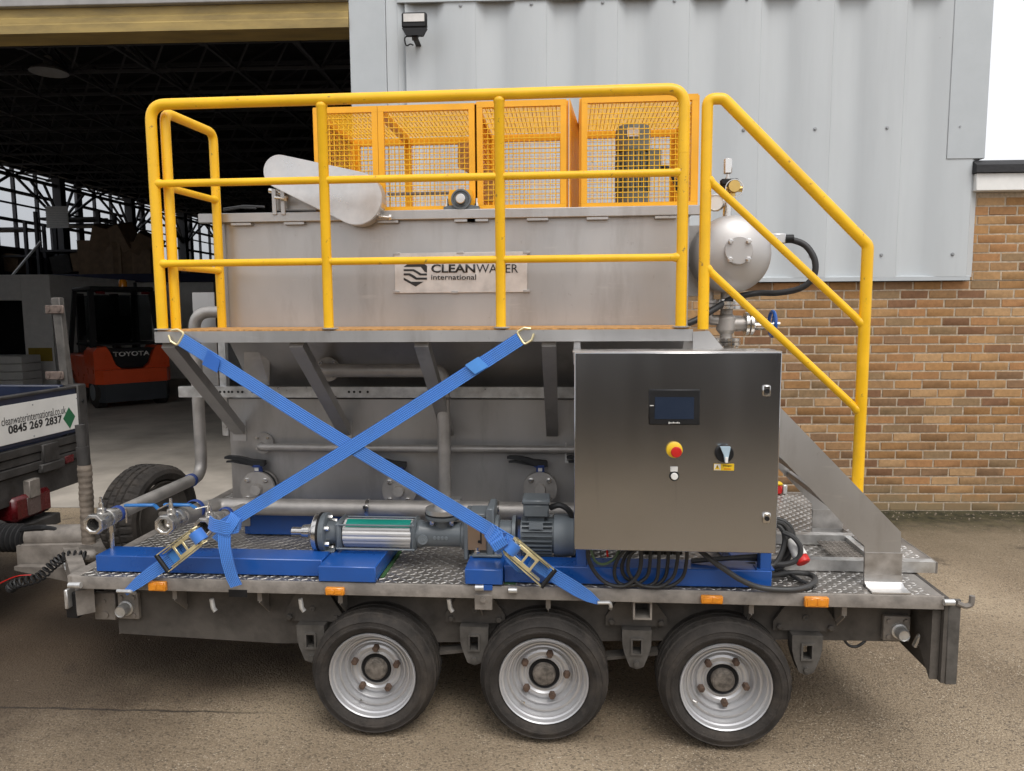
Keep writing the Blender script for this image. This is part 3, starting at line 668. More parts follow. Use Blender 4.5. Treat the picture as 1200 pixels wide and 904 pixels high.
for sx in (-1, 1):
    MB().bar((sx * .55, .25, 1.1), (sx * .50, .38, 2.12), .09, .07, (0, 1, 0)).build('rear_pillar', BLKP, fk)
    MB().bar((sx * .56, 1.65, .9), (sx * .50, 1.35, 2.12), .07, .07, (0, 1, 0)).build('front_pillar', BLKP, fk)
    MB().bar((sx * .30, 1.85, .1), (sx * .30, 1.85, 2.1), .12, .16, (0, 1, 0)).build('mast_rail', TRK, fk)
    for yy, rr in ((.25, .29), (1.45, .34)):
        wv = MB().lathe([(.1, 0), (rr - .05, 0), (rr, .03), (rr, .17), (rr - .05, .2), (.1, .2)], (sx * .50 - .1, yy, rr), (1, 0, 0), 28).build('wheel', RUB, fk)
        MB().lathe([(.15, 0), (.15, .21)], (sx * .50 - .105, yy, rr), (1, 0, 0), 16).build('rim', GREYL, wv)
MB().box((-.52, .30, 2.12), (.52, 1.45, 2.20), .02).build('overhead_guard', BLKP, fk)
MB().box((-.46, .32, 1.2), (.46, .335, 2.05)).build('rear_window', TGLASS, fk)
MB().box((-.46, 1.42, 1.2), (.46, 1.435, 2.05)).build('windscreen', TGLASS, fk)
MB().box((-.26, .75, 1.16), (.26, .88, 1.66), .05).box((-.25, .85, 1.16), (.25, 1.2, 1.28), .04).build('seat', BLKP, fk)
MB().box((-.44, .27, 2.06), (-.30, .315, 2.11), .008).build('tail_lamp', DRED, fk); MB().box((.30, .27, 2.06), (.44, .315, 2.11), .008).build('tail_lamp', DRED, fk)
MB().lathe([(.07, 0), (.07, .09), (.05, .13), (0, .14)], (.05, .45, 2.2), (0, 0, 1), 14).build('beacon', AMB, fk)
for yy in (-.22, .22): MB().box((yy - .06, 1.95, .05), (yy + .06, 3.05, .10)).build('fork', TRK, fk)
# leafless tree beyond the far windows
tp = toB(hp(6, 300, BN, BN.dot(BO) + 20)); tp = V((-22, 17, 0))
t = bthing('bare_tree', 'bare winter tree seen through the far left windows', 'tree', tp)
MB().tube([(0, 0, 0), (.1, 0, 2), (.0, .1, 4)], [.22, .17, .12], 8).build('trunk', BARK, t)
br = MB(); r2 = random.Random(3)
def grow(p, d, L, r, n):
    q = p + d * L; br.tube([p, (p + q) / 2 + V((r2.uniform(-.1, .1), r2.uniform(-.1, .1), 0)) * L, q], [r, r * .8, r * .6], 5)
    if n:
        for _ in range(3): grow(q, (d + V((r2.uniform(-.8, .8), r2.uniform(-.8, .8), r2.uniform(-.3, .5)))).normalized(), L * .72, r * .55, n - 1)
for a in range(5): grow(V((0, .1, 3 + .25 * a)), V((math.cos(a * 1.3), math.sin(a * 1.3), .8)).normalized(), 1.5, .07, 4)
br.build('branches', BARK, t)

# ================================================================== THE TRAILER
ZD = .684
tr = thing('flatbed_trailer', 'grey three axle flatbed trailer with tread plate deck carrying the water treatment plant', 'trailer', (0, .8, 0))
DX0, DX1, DW = -2.16, 1.487, 1.66
MB().box((DX0 + .03, .0125, ZD - .045), (DX1 - .003, DW - .03, ZD), 0).build('deck', TRD, tr)
lug = MB(); pt = .030
def add_lug(mb, x, y, z, a, L=.0190, wd=.0062, h=.0026):
    c, s_ = math.cos(a), math.sin(a); P = lambda u, v_, q: (x + u * c - v_ * s_, y + u * s_ + v_ * c, z + q)
    mb.add([P(-L, 0, -.001), P(0, -wd, -.001), P(L, 0, -.001), P(0, wd, -.001), P(-L * .62, 0, h), P(L * .62, 0, h)], [(0, 1, 5, 4), (1, 2, 5), (2, 3, 4, 5), (3, 0, 4)])
for i in range(int((DX1 - DX0 - .06) / pt)):
    for j in range(int((DW - .06) / pt)):
        x_, y_ = DX0 + .045 + i * pt, .026 + j * pt
        if x_ < DX1 - .02 and not (.2 < y_ < 1.6 and -1.0 < x_ < .0 and y_ > .75): add_lug(lug, x_, y_, ZD, R(38) if (i + j) % 2 else R(-38))
lug.build('tread_lug', LUG, tr, kind='stuff', angle=15)
EB = .631
MB().prism([(.0, EB), (.0, ZD - .003), (.003, ZD + .001), (.010, ZD + .001), (.012, ZD - .012), (.012, EB + .012), (.05, EB + .012), (.05, EB)], 'x', DX0, DX1).build('side_rail', GALVD, tr)
MB().prism([(DW, EB), (DW, ZD + .0015), (DW - .03, ZD + .0015), (DW - .04, EB)], 'x', DX0, DX1).build('side_rail', GALVD, tr)
MB().box((DX0 - .03, .01, EB), (DX0 + .028, DW - .01, ZD + .0012), .004).build('front_rail', GALVD, tr)
# chassis beams: deep at the front, shallower behind
for yy in (.15, DW - .20):
    MB().prism([(-2.06, .36), (-2.06, EB - .002), (1.43, EB - .002), (1.43, .425), (.95, .42), (-1.3, .335)], 'y', yy, yy + .05).build('chassis_beam', CHAS, tr)
for px in (200, 300, 395, 560, 640, 880, 990):
    xx = at(px, 705, .03).x
    MB().prism([(.055, EB - .003), (.148, EB - .003), (.148, .50), (.055, EB - .05)], 'x', xx, xx + .008).box((xx - .002, .050, EB - .058), (xx + .018, .0545, EB - .003)).bar((xx + .008, .053, EB - .054), (xx + .008, .146, .497), .022, .005, (1, 0, 0)).build('gusset', GALVD, tr)
    MB().box((xx - .03, .205, EB - .09), (xx + .03, DW - .21, EB - .003)).build('cross_member', CHAS, tr)
# box-section stand tube between the second and third wheels
a, b = at(742, 706, .02), at(764, 727, .02)
bx = MB(); x0, x1, z1, z0 = a.x, b.x, EB - .004, b.z
for lo, hi in (((x0, z0), (x1, z0 + .008)), ((x0, z1 - .008), (x1, z1)), ((x0, z0 + .008), (x0 + .008, z1 - .008)), ((x1 - .008, z0 + .008), (x1, z1 - .008))):
    bx.box((lo[0], .02, lo[1]), (hi[0], .95, hi[1]))
bx.build('stand_tube', GALVD, tr)
# hangers between the wheels
for px, py in ((365, 736), (556, 738), (746, 742), (945, 748)):
    c = at(px, py, .10); h = MB(); x_, z_ = c.x, c.z
    h.prism([(x_ - .13, z_ + .02), (x_ - .13, z_ + .06), (x_ - .05, EB - .005), (x_ + .05, EB - .005), (x_ + .13, z_ + .06), (x_ + .13, z_ + .02)], 'y', .125, .145)
    for s_ in (-1, 1): h.lathe([(.014, 0), (.014, .012), (.009, .016)], (x_ + s_ * .105, .125, z_ + .038), (0, -1, 0), 6)
    h.build('hanger_plate', CHAS, tr)
    t_ = MB(); zt, zb = z_ + .018, z_ - .155
    ring = [(x_ - .062, zt), (x_ + .062, zt), (x_ + .06, z_ - .05), (x_ + .03, zb + .012), (x_, zb), (x_ - .03, zb + .012), (x_ - .06, z_ - .05)]
    hole = [(x_ - .02, z_ - .02), (x_ + .02, z_ - .02), (x_ + .02, z_ - .085), (x_ - .02, z_ - .085)]
    t_.prism([(x_ - .062, zt), (x_ + .062, zt), (x_ + .0615, z_ - .02), (x_ - .0615, z_ - .02)], 'y', .085, .15)
    t_.prism([(x_ - .0615, z_ - .02), (x_ - .02, z_ - .02), (x_ - .02, z_ - .085), (x_ - .052, z_ - .085), (x_ - .06, z_ - .05)], 'y', .085, .15)
    t_.prism([(x_ + .02, z_ - .02), (x_ + .0615, z_ - .02), (x_ + .06, z_ - .05), (x_ + .052, z_ - .085), (x_ + .02, z_ - .085)], 'y', .085, .15)
    t_.prism([(x_ - .052, z_ - .085), (x_ + .052, z_ - .085), (x_ + .03, zb + .012), (x_, zb), (x_ - .03, zb + .012)], 'y', .085, .15)
    t_.lathe([(.013, 0), (.013, .01)], (x_, .085, zb + .025), (0, -1, 0), 8)
    t_.lathe([(.012, 0), (.012, .004), (.006, .004), (.006, -.01)], (x_, .12, z_ + .08), (0, -1, 0), 8)
    hg = t_.build('spring_hanger', HNG, tr)
    fr_ = MB()
    for lo, hi in (((-.026, -.09), (.026, -.082)), ((-.026, -.023), (.026, -.015)), ((-.026, -.082), (-.018, -.023)), ((.018, -.082), (.026, -.023))): fr_.box((x_ + lo[0], .078, z_ + lo[1]), (x_ + hi[0], .0845, z_ + hi[1]))
    fr_.build('socket_rim', HNG, hg)
for x_ in (-.84, -.10, .648):
    MB().box((x_ - .03, .19, .24), (x_ + .03, 1.48, .30), .005).build('axle', CHAS, tr)
for s_ in (-.47, .27): MB().bar((s_ - .25, .16, .30), (s_ + .2, .16, .36), .06, .014, (0, 0, 1)).build('leaf_spring', CHAS, tr)
# end plates with screw pegs, winch stubs, rear plate
for (pa, pb, pc, pr) in (((137, 695), (163, 726), (149, 712), .028), ((1036, 722), (1066, 752), (1053, 739), .026)):
    a, b, c = at(*pa, .125), at(*pb, .125), at(*pc, .125)
    e = MB().box((a.x, .125, b.z), (b.x, .148, a.z), .003); bolts(e, (0, 0, 0), (0, -1, 0), 0, 0)
    for qx in (a.x + .02, b.x - .02):
        for qz in (a.z - .02, b.z + .02): e.lathe([(.010, 0), (.010, .008)], (qx, .125, qz), (0, -1, 0), 6)
    ep = e.build('end_plate', GALVD, tr)
    MB().lathe([(pr * 1.25, 0), (pr * 1.25, .012), (pr, .014), (pr, .045), (pr * .85, .055), (pr * .8, .05), (0, .048)], (c.x, .125, c.z), (0, -1, 0), 16).build('peg', GALV, ep)
a, b = at(109, 695, .12), at(137, 727, .12)
MB().box((a.x, .12, b.z), (b.x - .004, .145, a.z), .003).lathe([(.016, 0), (.016, .006)], ((a.x + b.x) / 2, .12, b.z + .025), (0, -1, 0), 10).lathe([(.009, 0), (.009, .006)], ((a.x + b.x) / 2, .12, b.z + .09), (0, -1, 0), 8).build('front_end_plate', GALVD, tr)
rp = MB().prism([(.0, EB + .05), (.0, .325), (.25, .325), (DW, .325), (DW, EB + .05)], 'x', 1.49, 1.505)
rp.build('rear_panel', CHAS, tr)
MB().box((1.506, -.002, .32), (1.552, .012, ZD - .01), .003).build('rear_flange', HNG, tr)
MB().prism([(.02, .33), (.24, .55), (.24, .62), (.02, .62)], 'x', 1.455, 1.488).build('lamp_bracket', CHAS, tr)
MB().tube(fillet([(1.535, .0, .66), (1.565, -.004, .648), (1.588, -.004, .655), (1.590, -.004, .692)], .02), .011, 8).build('rear_hook', GALVD, tr)
MB().tube(fillet([at(1072, 757, .14), at(1078, 745, .12), at(1096, 739, .10), at(1097, 748, .10)], .03), .012, 8).build('rope_eye', GALV, tr)
MB().tube(smooth([at(985, 742, .16), at(993, 755, .16), at(1003, 758, .16), at(1013, 752, .16), at(1015, 746, .2)]), .006, 6).build('brake_cable', BLK, tr)
for px, py, w_ in ((88, 686, 14), (562, 689, 10), (601, 692, 10), (1112, 706, 12)):
    a = at(px - w_ / 2, py, -.012); b = at(px + w_ / 2, py, -.012)
    MB().cyl(a, b, .013, 10).build('hinge_stub', GALV, tr)
for px in (248, 352, 526):
    a = at(px, 702, .02); MB().tube([a, a + V((.005, 0, -.04)), a + V((.015, 0, -.055))], .010, 8).build('rope_hook', GALV, tr)
a, b = at(556, 694, -.005), at(577, 715, -.005)
MB().box((a.x, -.008, b.z), (b.x, .0, a.z - .01), .002).lathe([(.012, 0), (.012, .008)], ((a.x + b.x) / 2, -.008, b.z + .045), (0, -1, 0), 8).build('latch_plate', GALVD, tr)
for (x0_, y0_, x1_, y1_) in ((175, 680.5, 196.5, 692), (382, 687.5, 404.5, 697), (821, 697, 846.5, 707), (942, 698.5, 970, 711)):
    a, b = at(x0_, y0_, -.004), at(x1_, y1_, -.004)
    l_ = MB().box((a.x, -.020, b.z), (b.x, -.0005, a.z), .004).build('side_marker', AMB, tr)
    MB().box((a.x + .01, -.0225, b.z + .007), ((a.x + b.x) / 2 - .002, -.0195, a.z - .007), .002).box(((a.x + b.x) / 2 + .002, -.0225, b.z + .007), (b.x - .01, -.0195, a.z - .007), .002).build('lens_block', AMB, l_)
a, b = at(268, 691, 0), at(290, 700, 0)
MB().box((a.x, -.002, b.z), (b.x, -.0005, a.z)).build('black_tape', BLKP, tr)
# wheels
TR = .274
def rim_bolt_x(): pass
def make_wheel(xc, ang):
    c = V((xc, .0, TR))
    rp_ = [(.186, .012), (.190, .004), (.187, -.002), (.182, .002), (.178, .020), (.172, .024), (.168, .022), (.164, .036), (.160, .046), (.156, .046), (.153, .040), (.148, .040), (.144, .056), (.140, .068), (.135, .068), (.131, .060), (.126, .058), (.121, .066), (.117, .080), (.112, .082), (.107, .072), (.098, .068), (.090, .070), (.082, .078), (.076, .078), (.070, .070), (.068, .070), (.066, .074), (.064, .11), (.0, .112)]
    rp_old = [(.186, .012), (.190, .004), (.187, -.001), (.181, .004), (.176, .022), (.168, .026), (.163, .040), (.157, .046), (.150, .048), (.146, .060), (.135, .064), (.130, .074), (.122, .076), (.117, .066), (.104, .064), (.098, .072), (.085, .075), (.078, .072), (.066, .072), (.064, .082), (.0, .084)]
    r_ = MB().lathe(rp_, c, (0, 1, 0), 56, cap=False); wl = r_.build('wheel', RIM, tr, angle=28)
    ty = [(.186, .018), (.192, .004), (.205, -.010), (.218, -.0145), (.220, -.0175), (.226, -.0175), (.228, -.0145), (.243, -.012), (.246, -.0145), (.249, -.012), (.257, .004), (.266, .020), (.2665, .026), (.2725, .030), (.2735, .060), (.266, .063), (.266, .070), (.274, .073), (.274, .098), (.266, .101), (.266, .108), (.274, .111), (.274, .136), (.266, .139), (.266, .146), (.2735, .149), (.2725, .178), (.262, .190), (.24, .205), (.20, .20), (.17, .19)]
    def rf(i, k):
        if i in (14, 15) or i in (26, 27): return .984 if k % 4 == 3 else 1
        if i in (11, 12, 13): return .993 if k % 4 == 3 else 1
        return 1
    t_ = MB().lathe(ty, c, (0, 1, 0), 160, rf, cap=False)
    for q in t_.v:
        if q.z < .004: q.z = .002 + (q.z - .004) * .1
    tyre = t_.build('tyre', RUB, wl, angle=30)
    for s_ in (.212, .236): pass
    MB().lathe([(.0655, .004), (.064, -.001), (.058, .002), (.050, .02), (.0, .021)], c + V((0, .070, 0)), (0, 1, 0), 28, lambda i, k: 1 if k % 3 or i not in (2,) else .95).build('bearing_ring', BLKP, wl)
    hb = MB().lathe([(.050, .02), (.049, -.012), (.044, -.020), (.040, -.021), (.038, -.024), (.030, -.026), (.0, -.027)], c + V((0, .072, 0)), (0, 1, 0), 28).build('hub_cap', HUB, wl)
    for k in range(5):
        an = ang + 2 * math.pi * k / 5
        MB().lathe([(.0155, .0), (.0155, -.020), (.012, -.027), (0, -.028)], c + V((.097 * math.cos(an), .071, .097 * math.sin(an))), (0, 1, 0), 6).build('wheel_nut', NUT, wl)
    an = ang + .5
    MB().tube([c + V((.150 * math.cos(an + 2.2), .045, .150 * math.sin(an + 2.2))), c + V((.138 * math.cos(an + 2.25), .025, .138 * math.sin(an + 2.25)))], .005, 6).build('valve_stem', CHROME, wl)
WXS = [at(x_, y_, .0).x for x_, y_ in ((435.9, 792.8), (637, 799.5), (851, 806.6))]
for xc, an in zip(WXS, (1.53, 1.31, 1.02)): make_wheel(xc, an)
for xc in WXS:
    MB().lathe([(.17, .0), (.2, -.01), (.24, .0), (.27, .03), (.274, .1), (.27, .17), (.24, .2), (.17, .19)], (xc, 1.46, TR), (0, 1, 0), 48).build('far_wheel', RUB, tr)
# drawbar, coupling, jockey mast
db = MB()
for y0, y1 in ((.05, .76), (1.60, .90)): db.bar((-2.14, y0, .55), (-2.72, y1, .50), .07, .11)
db.build('drawbar', GALVD, tr)
hc = V((-2.75, .83, .52))
cb = MB(); cb.prism([(-3.02, .56), (-2.66, .575), (-2.5, .56), (-2.5, .46), (-2.62, .40), (-3.02, .45)], 'y', .74, .92)
cb.prism([(-3.0, .445), (-2.64, .395), (-2.3, .36), (-2.3, .44), (-2.62, .40)], 'y', .78, .88); cb.build('coupling_body', GALVD, tr)
MB().prism([(-3.0, .46), (-2.5, .46), (-2.3, .52), (-2.3, .40), (-2.42, .33), (-3.0, .44)], 'y', .69, .735).build('coupling_plate', GALVD, tr)
MB().cyl((-3.0, .83, .585), (-2.62, .83, .60), .062, 20).build('coupling_shaft', GALVD, tr)
bl_ = MB(); n_ = 26; pr = []
for k in range(n_): pr.append((.062 + (.018 if k % 4 in (1, 2) else 0), k * .0075))
bl_.lathe(pr, (-3.195, .83, .575), (1, 0, 0), 20); bl_.build('bellows', BLK, tr)
MB().prism([(-3.34, .53), (-3.34, .64), (-3.26, .665), (-3.2, .64), (-3.2, .51), (-3.27, .48)], 'y', .76, .90).build('coupling_head', TRK, tr)
ps = [at(x_, y_, .80) for x_, y_ in ((24, 622), (45, 619), (62, 620), (72, 626), (76, 634))]
MB().tube(smooth(ps), [.019] * 12 + [.014] * 21, 8).build('hand_brake', BLKP, tr)
MB().tube(smooth([at(46, 621, .8), at(42, 628, .8), at(41, 634, .8)]), .010, 8).build('brake_link', BLKP, tr)
MB().prism([(at(70, 624, .8).x, at(70, 622, .8).z), (at(96, 640, .8).x, at(96, 640, .8).z), (at(76, 640, .8).x, at(76, 640, .8).z)], 'y', .80, .84).build('brake_guard', GALVD, tr)
jx = at(102, 600, .78); mast = MB(); zb, zt = at(105, 648, .78).z, at(97, 487, .78).z
x_b, x_t = at(105, 650, .78).x, at(99, 545, .78).x
mast.tube([(x_b, .78, zb - .25), (x_b, .78, zb + .02)], .035, 14); mast.box((x_b - .075, .70, zb - .03), (x_b + .075, .86, zb + .035), .02); mast.build('jockey_clamp', GALVD, tr)
cl_ = []; L_ = at(99, 545, .78).z - zb; n_ = 60
for k in range(n_ + 1): cl_.append((.034 + (.0022 if k % 4 in (1, 2) else 0) + .0012 * math.sin(k * .37), L_ * k / n_))
MB().lathe(cl_, (x_b, .78, zb), (x_t - x_b, 0, L_), 16).build('jockey_mast', CPLATE, tr)
MB().tube([(x_t, .78, zb + L_), (x_t - .005, .78, zb + L_ + .10)], .032, 12).tube([(x_t - .005, .78, zb + L_ + .10), (x_t - .01, .78, zb + L_ + .22)], .025, 12).build('jockey_screw', TRK, tr)
MB().box((-2.42, .40, .40), (-2.2, .62, .50), .01).build('tool_lug', BLKP, tr)
MB().tube([at(70, 657, .68), at(85, 668, .62)], .013, 8).tube([at(76, 660, .66), at(78, 669, .62)], .009, 8).build('grease_pin', GALV, tr)
MB().box(at(78, 692, .03), at(88, 707, .10), .004).build('prop_foot', GALV, tr)
MB().box(at(90, 695, .06), at(110, 705, .25), .004).build('prop_tube', BLKP, tr)
# coiled electric lead, breakaway wire
cc = [V(p) for p in smooth([at(12, 690, .55), at(20, 684, .55), at(45, 677, .56), at(62, 662, .58), (at(78, 652, .6)), at(100, 652, .62)], 10)]
hel = []; tot = len(cc) - 1; turns = 19
for k in range(turns * 10 + 1):
    s_ = k / (turns * 10) * tot; i = min(int(s_), tot - 1); p = cc[i].lerp(cc[i + 1], s_ - i); d_ = (cc[i + 1] - cc[i]).normalized(); u, v_ = frame_of(d_); an = k / 10 * 2 * math.pi
    hel.append(p + (u * math.cos(an) + v_ * math.sin(an)) * .024)
tag(MB().tube(hel, .0055, 5).build('coiled_lead', BLK, None, cc[0]), 'black coiled electric lead hanging below the trailer coupling', 'cable')
tag(MB().tube(smooth([at(-8, 688, .6), at(8, 680, .6), at(22, 675, .6), at(40, 674, .62)]), .003, 5).build('breakaway_wire', RED, None, at(8, 680, .6)), 'thin red breakaway wire beside the coiled lead', 'wire')
# spare wheel stood on the drawbar
sp = V((-2.37, .95, .69)); axd = V((1, -.18, 0)).normalized()
t = thing('spare_wheel', 'upright spare wheel with grooved tread behind the blue front beam', 'wheel', sp)
ty = [(.19, .06), (.205, .03), (.235, .02), (.258, .028), (.272, .048), (.2795, .058), (.281, .085), (.273, .088), (.273, .097), (.282, .10), (.282, .128), (.274, .131), (.274, .140), (.282, .143), (.282, .171), (.273, .174), (.273, .183), (.281, .186), (.2795, .212), (.272, .222), (.258, .242), (.235, .25), (.205, .24), (.19, .21)]
def rf2(i, k):
    if i in (5, 6, 17, 18, 4, 19): return .974 if k % 5 == 4 else 1
    if i in (9, 10): return .980 if k % 5 == 2 else 1
    if i in (13, 14): return .980 if k % 5 == 0 else 1
    return 1
MB().lathe(ty, sp - axd * .135, axd, 190, rf2, cap=False).build('tyre', RUB, t, angle=30)
MB().lathe([(.192, .0), (.186, .01), (.17, -.02), (.12, -.03), (.06, -.02), (.0, -.02)], sp + axd * .09, axd, 40, cap=False).build('rim', CHAS, t)
MB().tube([sp + axd * .06, sp + axd * .16], .02, 10).build('carrier_stud', GALVD, t)

# ================================================================== THE PLANT ON THE DECK
YP, YT, YL = .10, .60, .76       # platform edge, tank face, lower panel
ZPT = 1.745; ZPB = 1.697
tk = thing('flotation_tank', 'large stainless flotation tank with sloping hopper behind the yellow guard rail', 'tank', (-.6, 1.1, ZD))
TX0, TX1 = at(262, 320, YT).x, .56
TZ0, TZ1 = 1.70, 2.262
MB().box((TX0, YT, TZ0), (TX1, 1.52, TZ1)).build('upper_panel', TANK, tk)
RX0 = at(232, 255, YT - .03).x; RZ0 = at(500, 258, YT - .03).z; RZ1 = at(500, 247, YT - .03).z
rm = MB().box((RX0, YT - .032, RZ0 + .003), (.615, YT - .004, RZ1 + .004), .003); rm.box((RX0, YT - .0035, RZ1 - .006), (.615, 1.55, RZ1 + .003), .002); rm.build('top_rim', TANK, tk)
for px in (283, 345, 455, 545, 560, 630, 700, 780):
    p = at(px, 262.5, YT - .02); MB().box((p.x - .05, YT - .028, RZ0 - .010), (p.x + .05, YT - .003, RZ0 + .001)).build('rim_clip', TANK, tk)
MB().box((TX0 + .004, YT - .008, TZ0 + .0), (TX0 + .02, YT - .001, TZ1)).build('corner_seam', TANKD, tk)
# sloping hopper and lower skirt
HX0 = at(287, 420, YT + .2).x
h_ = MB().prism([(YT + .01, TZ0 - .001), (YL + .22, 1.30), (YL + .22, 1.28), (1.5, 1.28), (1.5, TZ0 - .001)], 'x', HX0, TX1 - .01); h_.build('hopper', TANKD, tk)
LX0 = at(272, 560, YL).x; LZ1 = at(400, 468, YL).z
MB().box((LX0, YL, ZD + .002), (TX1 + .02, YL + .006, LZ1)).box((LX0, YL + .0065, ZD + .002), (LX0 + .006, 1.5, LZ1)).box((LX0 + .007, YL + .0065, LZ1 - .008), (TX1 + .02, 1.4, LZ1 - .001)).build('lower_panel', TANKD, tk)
MB().slab([at(286, 402, .66), at(300, 402, .66), at(316, 418, .72), at(316, 452, .76), at(286, 452, .76)], (0, .012, 0)).build('end_gusset', TANK, tk)
# slotted strut along the tank
SX0, SX1 = at(209, 458, .72).x, .6; SZ0, SZ1 = at(300, 466, .72).z, at(300, 453.5, .72).z
st = MB().prism([(.72, SZ0), (.72, SZ1), (.759, SZ1), (.759, SZ1 - .004), (.724, SZ1 - .004), (.724, SZ0 + .004), (.759, SZ0 + .004), (.759, SZ0)], 'x', SX0, SX1).build('strut_rail', GALV, tk)
so_ = MB()
for px in (250, 258, 263, 268, 272, 279, 284, 296, 409, 415, 422, 431): p = at(px, 459.5, .72); so_.lathe([(.0065, 0), (.0065, .0012)], (p.x, .7195, p.z), (0, -1, 0), 8)
so_.build('slot_hole', BLKP, st, kind='stuff')
p = at(259, 512, .74); q = at(259, 400, .74)
MB().box((at(255, 450, .74).x, .762, p.z), (at(263, 450, .74).x, .80, q.z), .003).build('strut_post', GALV, tk)
a, b = at(225, 343, 1.08), at(256, 452, 1.08); MB().box((a.x, 1.08, b.z), (b.x, 1.086, a.z)).build('inlet_plate', TANK, tk)
bt = MB()
for px, py in ((264, 350), (264, 361), (264, 374)): bt.lathe([(.010, 0), (.010, .02), (.006, .024)], at(px, py, YT), (-1, 0, 0), 6)
bt.build('flange_bolt', CHROME, tk, kind='stuff')
# nameplate with logo and lettering
a, b = at(462, 297, YT - .012), at(618, 342.5, YT - .012)
MB().box((a.x, YT - .012, b.z), (b.x, YT - .008, a.z), .001).build('nameplate', PLATE, tk); npl = bpy.data.objects['nameplate']
for px, py in ((464.5, 297.5), (539, 296), (617, 296), (464.5, 342), (533, 342.5), (617, 341.5)):
    c = at(px, py, YT - .014); MB().box((c.x - .016, YT - .016, c.z - .006), (c.x + .016, YT - .0005, c.z + .006), .001).build('plate_clip', TANK, npl)
def gp(u, v_): return at(440 + u / 6, 280 + v_ / 6, YT - .0135)
for poly in ([(198, 198), (238, 168), (330, 168), (362, 190), (362, 238), (346, 232), (318, 198)], [(198, 214), (270, 214), (292, 226), (320, 244), (362, 244), (362, 258), (312, 258), (285, 240), (262, 228), (198, 228)],
             [(198, 243), (242, 243), (264, 254), (290, 273), (362, 273), (362, 288), (284, 288), (252, 268), (234, 258), (198, 258)], [(198, 273), (226, 288), (250, 302), (338, 302), (282, 336), (198, 290)]):
    MB().slab([gp(*p) for p in poly], (0, .001, 0)).build('logo', PRT, npl)
def fit_text(s, a, b, c, bold=0.0, name='lettering', parent=npl, mt=PRT):
    """a: lower left, b: lower right, c: upper left pixels (already points)"""
    return text(name, s, a, b - a, c - a, (b - a).length, (c - a).length, mt, parent, bold, .0012)
fit_text('CLEAN', gp(392, 239), gp(702, 239), gp(392, 179), .028)
fit_text('WATER', gp(710, 239), gp(1003, 239), gp(710, 179), 0)
fit_text('international', gp(392, 288), gp(707, 288), gp(392, 251), .006)

# walkway platform
wk = thing('walkway_platform', 'steel access walkway along the tank with slanted brackets and a stair at its right end', 'walkway', (-.6, .35, ZPT))
PX0, PX1 = at(181, 394, YP).x, at(812, 394, YP).x
MB().prism([(YP, ZPB), (YP, ZPT), (YP + .006, ZPT), (YP + .006, ZPB + .006), (YP + .06, ZPB + .006), (YP + .06, ZPB)], 'x', PX0, PX1).build('edge_channel', TANK, wk)
MB().box((PX0 + .008, YP + .065, ZPB + .002), (PX1 - .005, YT - .01, ZPT - .02)).build('deck_plate', TANKD, wk)
gm = MB().box((PX0 + .01, YP + .010, ZPT - .018), (PX1 - .01, YT - .012, ZPT + .007), 0).build('grating', RUST, wk)
MB().box((PX0, YP + .0065, ZPB), (PX0 + .006, YT - .01, ZPT)).build('end_channel', TANK, wk)
for xx in (-1.735, -1.166, -.624, -.087):
    MB().bar((xx + .004, YP + .03, ZPB - .004), (xx + .004, YL - .003, 1.205), .045, .06, (1, 0, 0)).build('bracket', TANKD, wk)
    MB().box((xx - .035, YL - .004, 1.15), (xx + .04, YL - .0005, 1.26)).build('bracket_foot', TANK, wk)
p = at(677, 405, .15); MB().box((p.x - .018, .12, at(676, 427, .15).z), (p.x + .012, .15, ZPB - .002), .002).build('cabinet_hanger', ALU, wk)
# stair: two folded stringers with treads
YS = .095
pts = [at(812, 389, YS), at(831, 388, YS), at(850, 411, YS), at(912, 475, YS), at(1056, 624, YS), at(1055, 688, YS), at(1012, 688, YS), at(1013, 640, YS), at(912, 533, YS), at(812, 428, YS)]
pz = [(p.x, p.z) for p in pts]
foot = atz(1033, 688, ZD)
def stringer(y, d):
    s_ = MB().slab([V((x_, y, z_)) for x_, z_ in pz], (0, .006, 0)); s_.slab([V((x_, y + .0065, z_)) for x_, z_ in pz[1:5]] + [V((x_ - .008, y + .0065, z_ - .008)) for x_, z_ in pz[4:0:-1]], (0, d, 0))
    o_ = s_.build('stringer', TANK, wk)
    ft = MB(); zz = ZD + .003; xa, xb = pz[6][0], pz[5][0]
    ft.prism([(y + .004, ZD + .05), (y - .004, ZD + .05), (y - .006, ZD + .022), (y - .03, ZD + .010), (y - .088, ZD + .009), (y - .088, ZD + .003), (y - .02, ZD + .003), (y + .004, ZD + .015)], 'x', xa, xb + .004)
    ft.build('foot_plate', ALU, o_)
    zc = at(1033, 648, YS).z
    MB().box((xa - .001, y - .0035, ZD + .045), (xb + .001, y - .0005, zc)).build('leg_plate', mat('scuffed_leg_plate' + str(y), (.46, .44, .42), .42, .85, var=.22, vs=12), o_)
stringer(YS, .04); stringer(.74, -.04)
for k in range(5):
    x_ = .56 + k * .125; z_ = pz[3][1] + (x_ + .1 - pz[3][0]) / (pz[4][0] - pz[3][0]) * (pz[4][1] - pz[3][1]) - .115
    MB().box((x_ + .02, YS + .008, z_), (x_ + .15, .735, z_ + .025), .003).build('stair_tread', TANKD, wk)

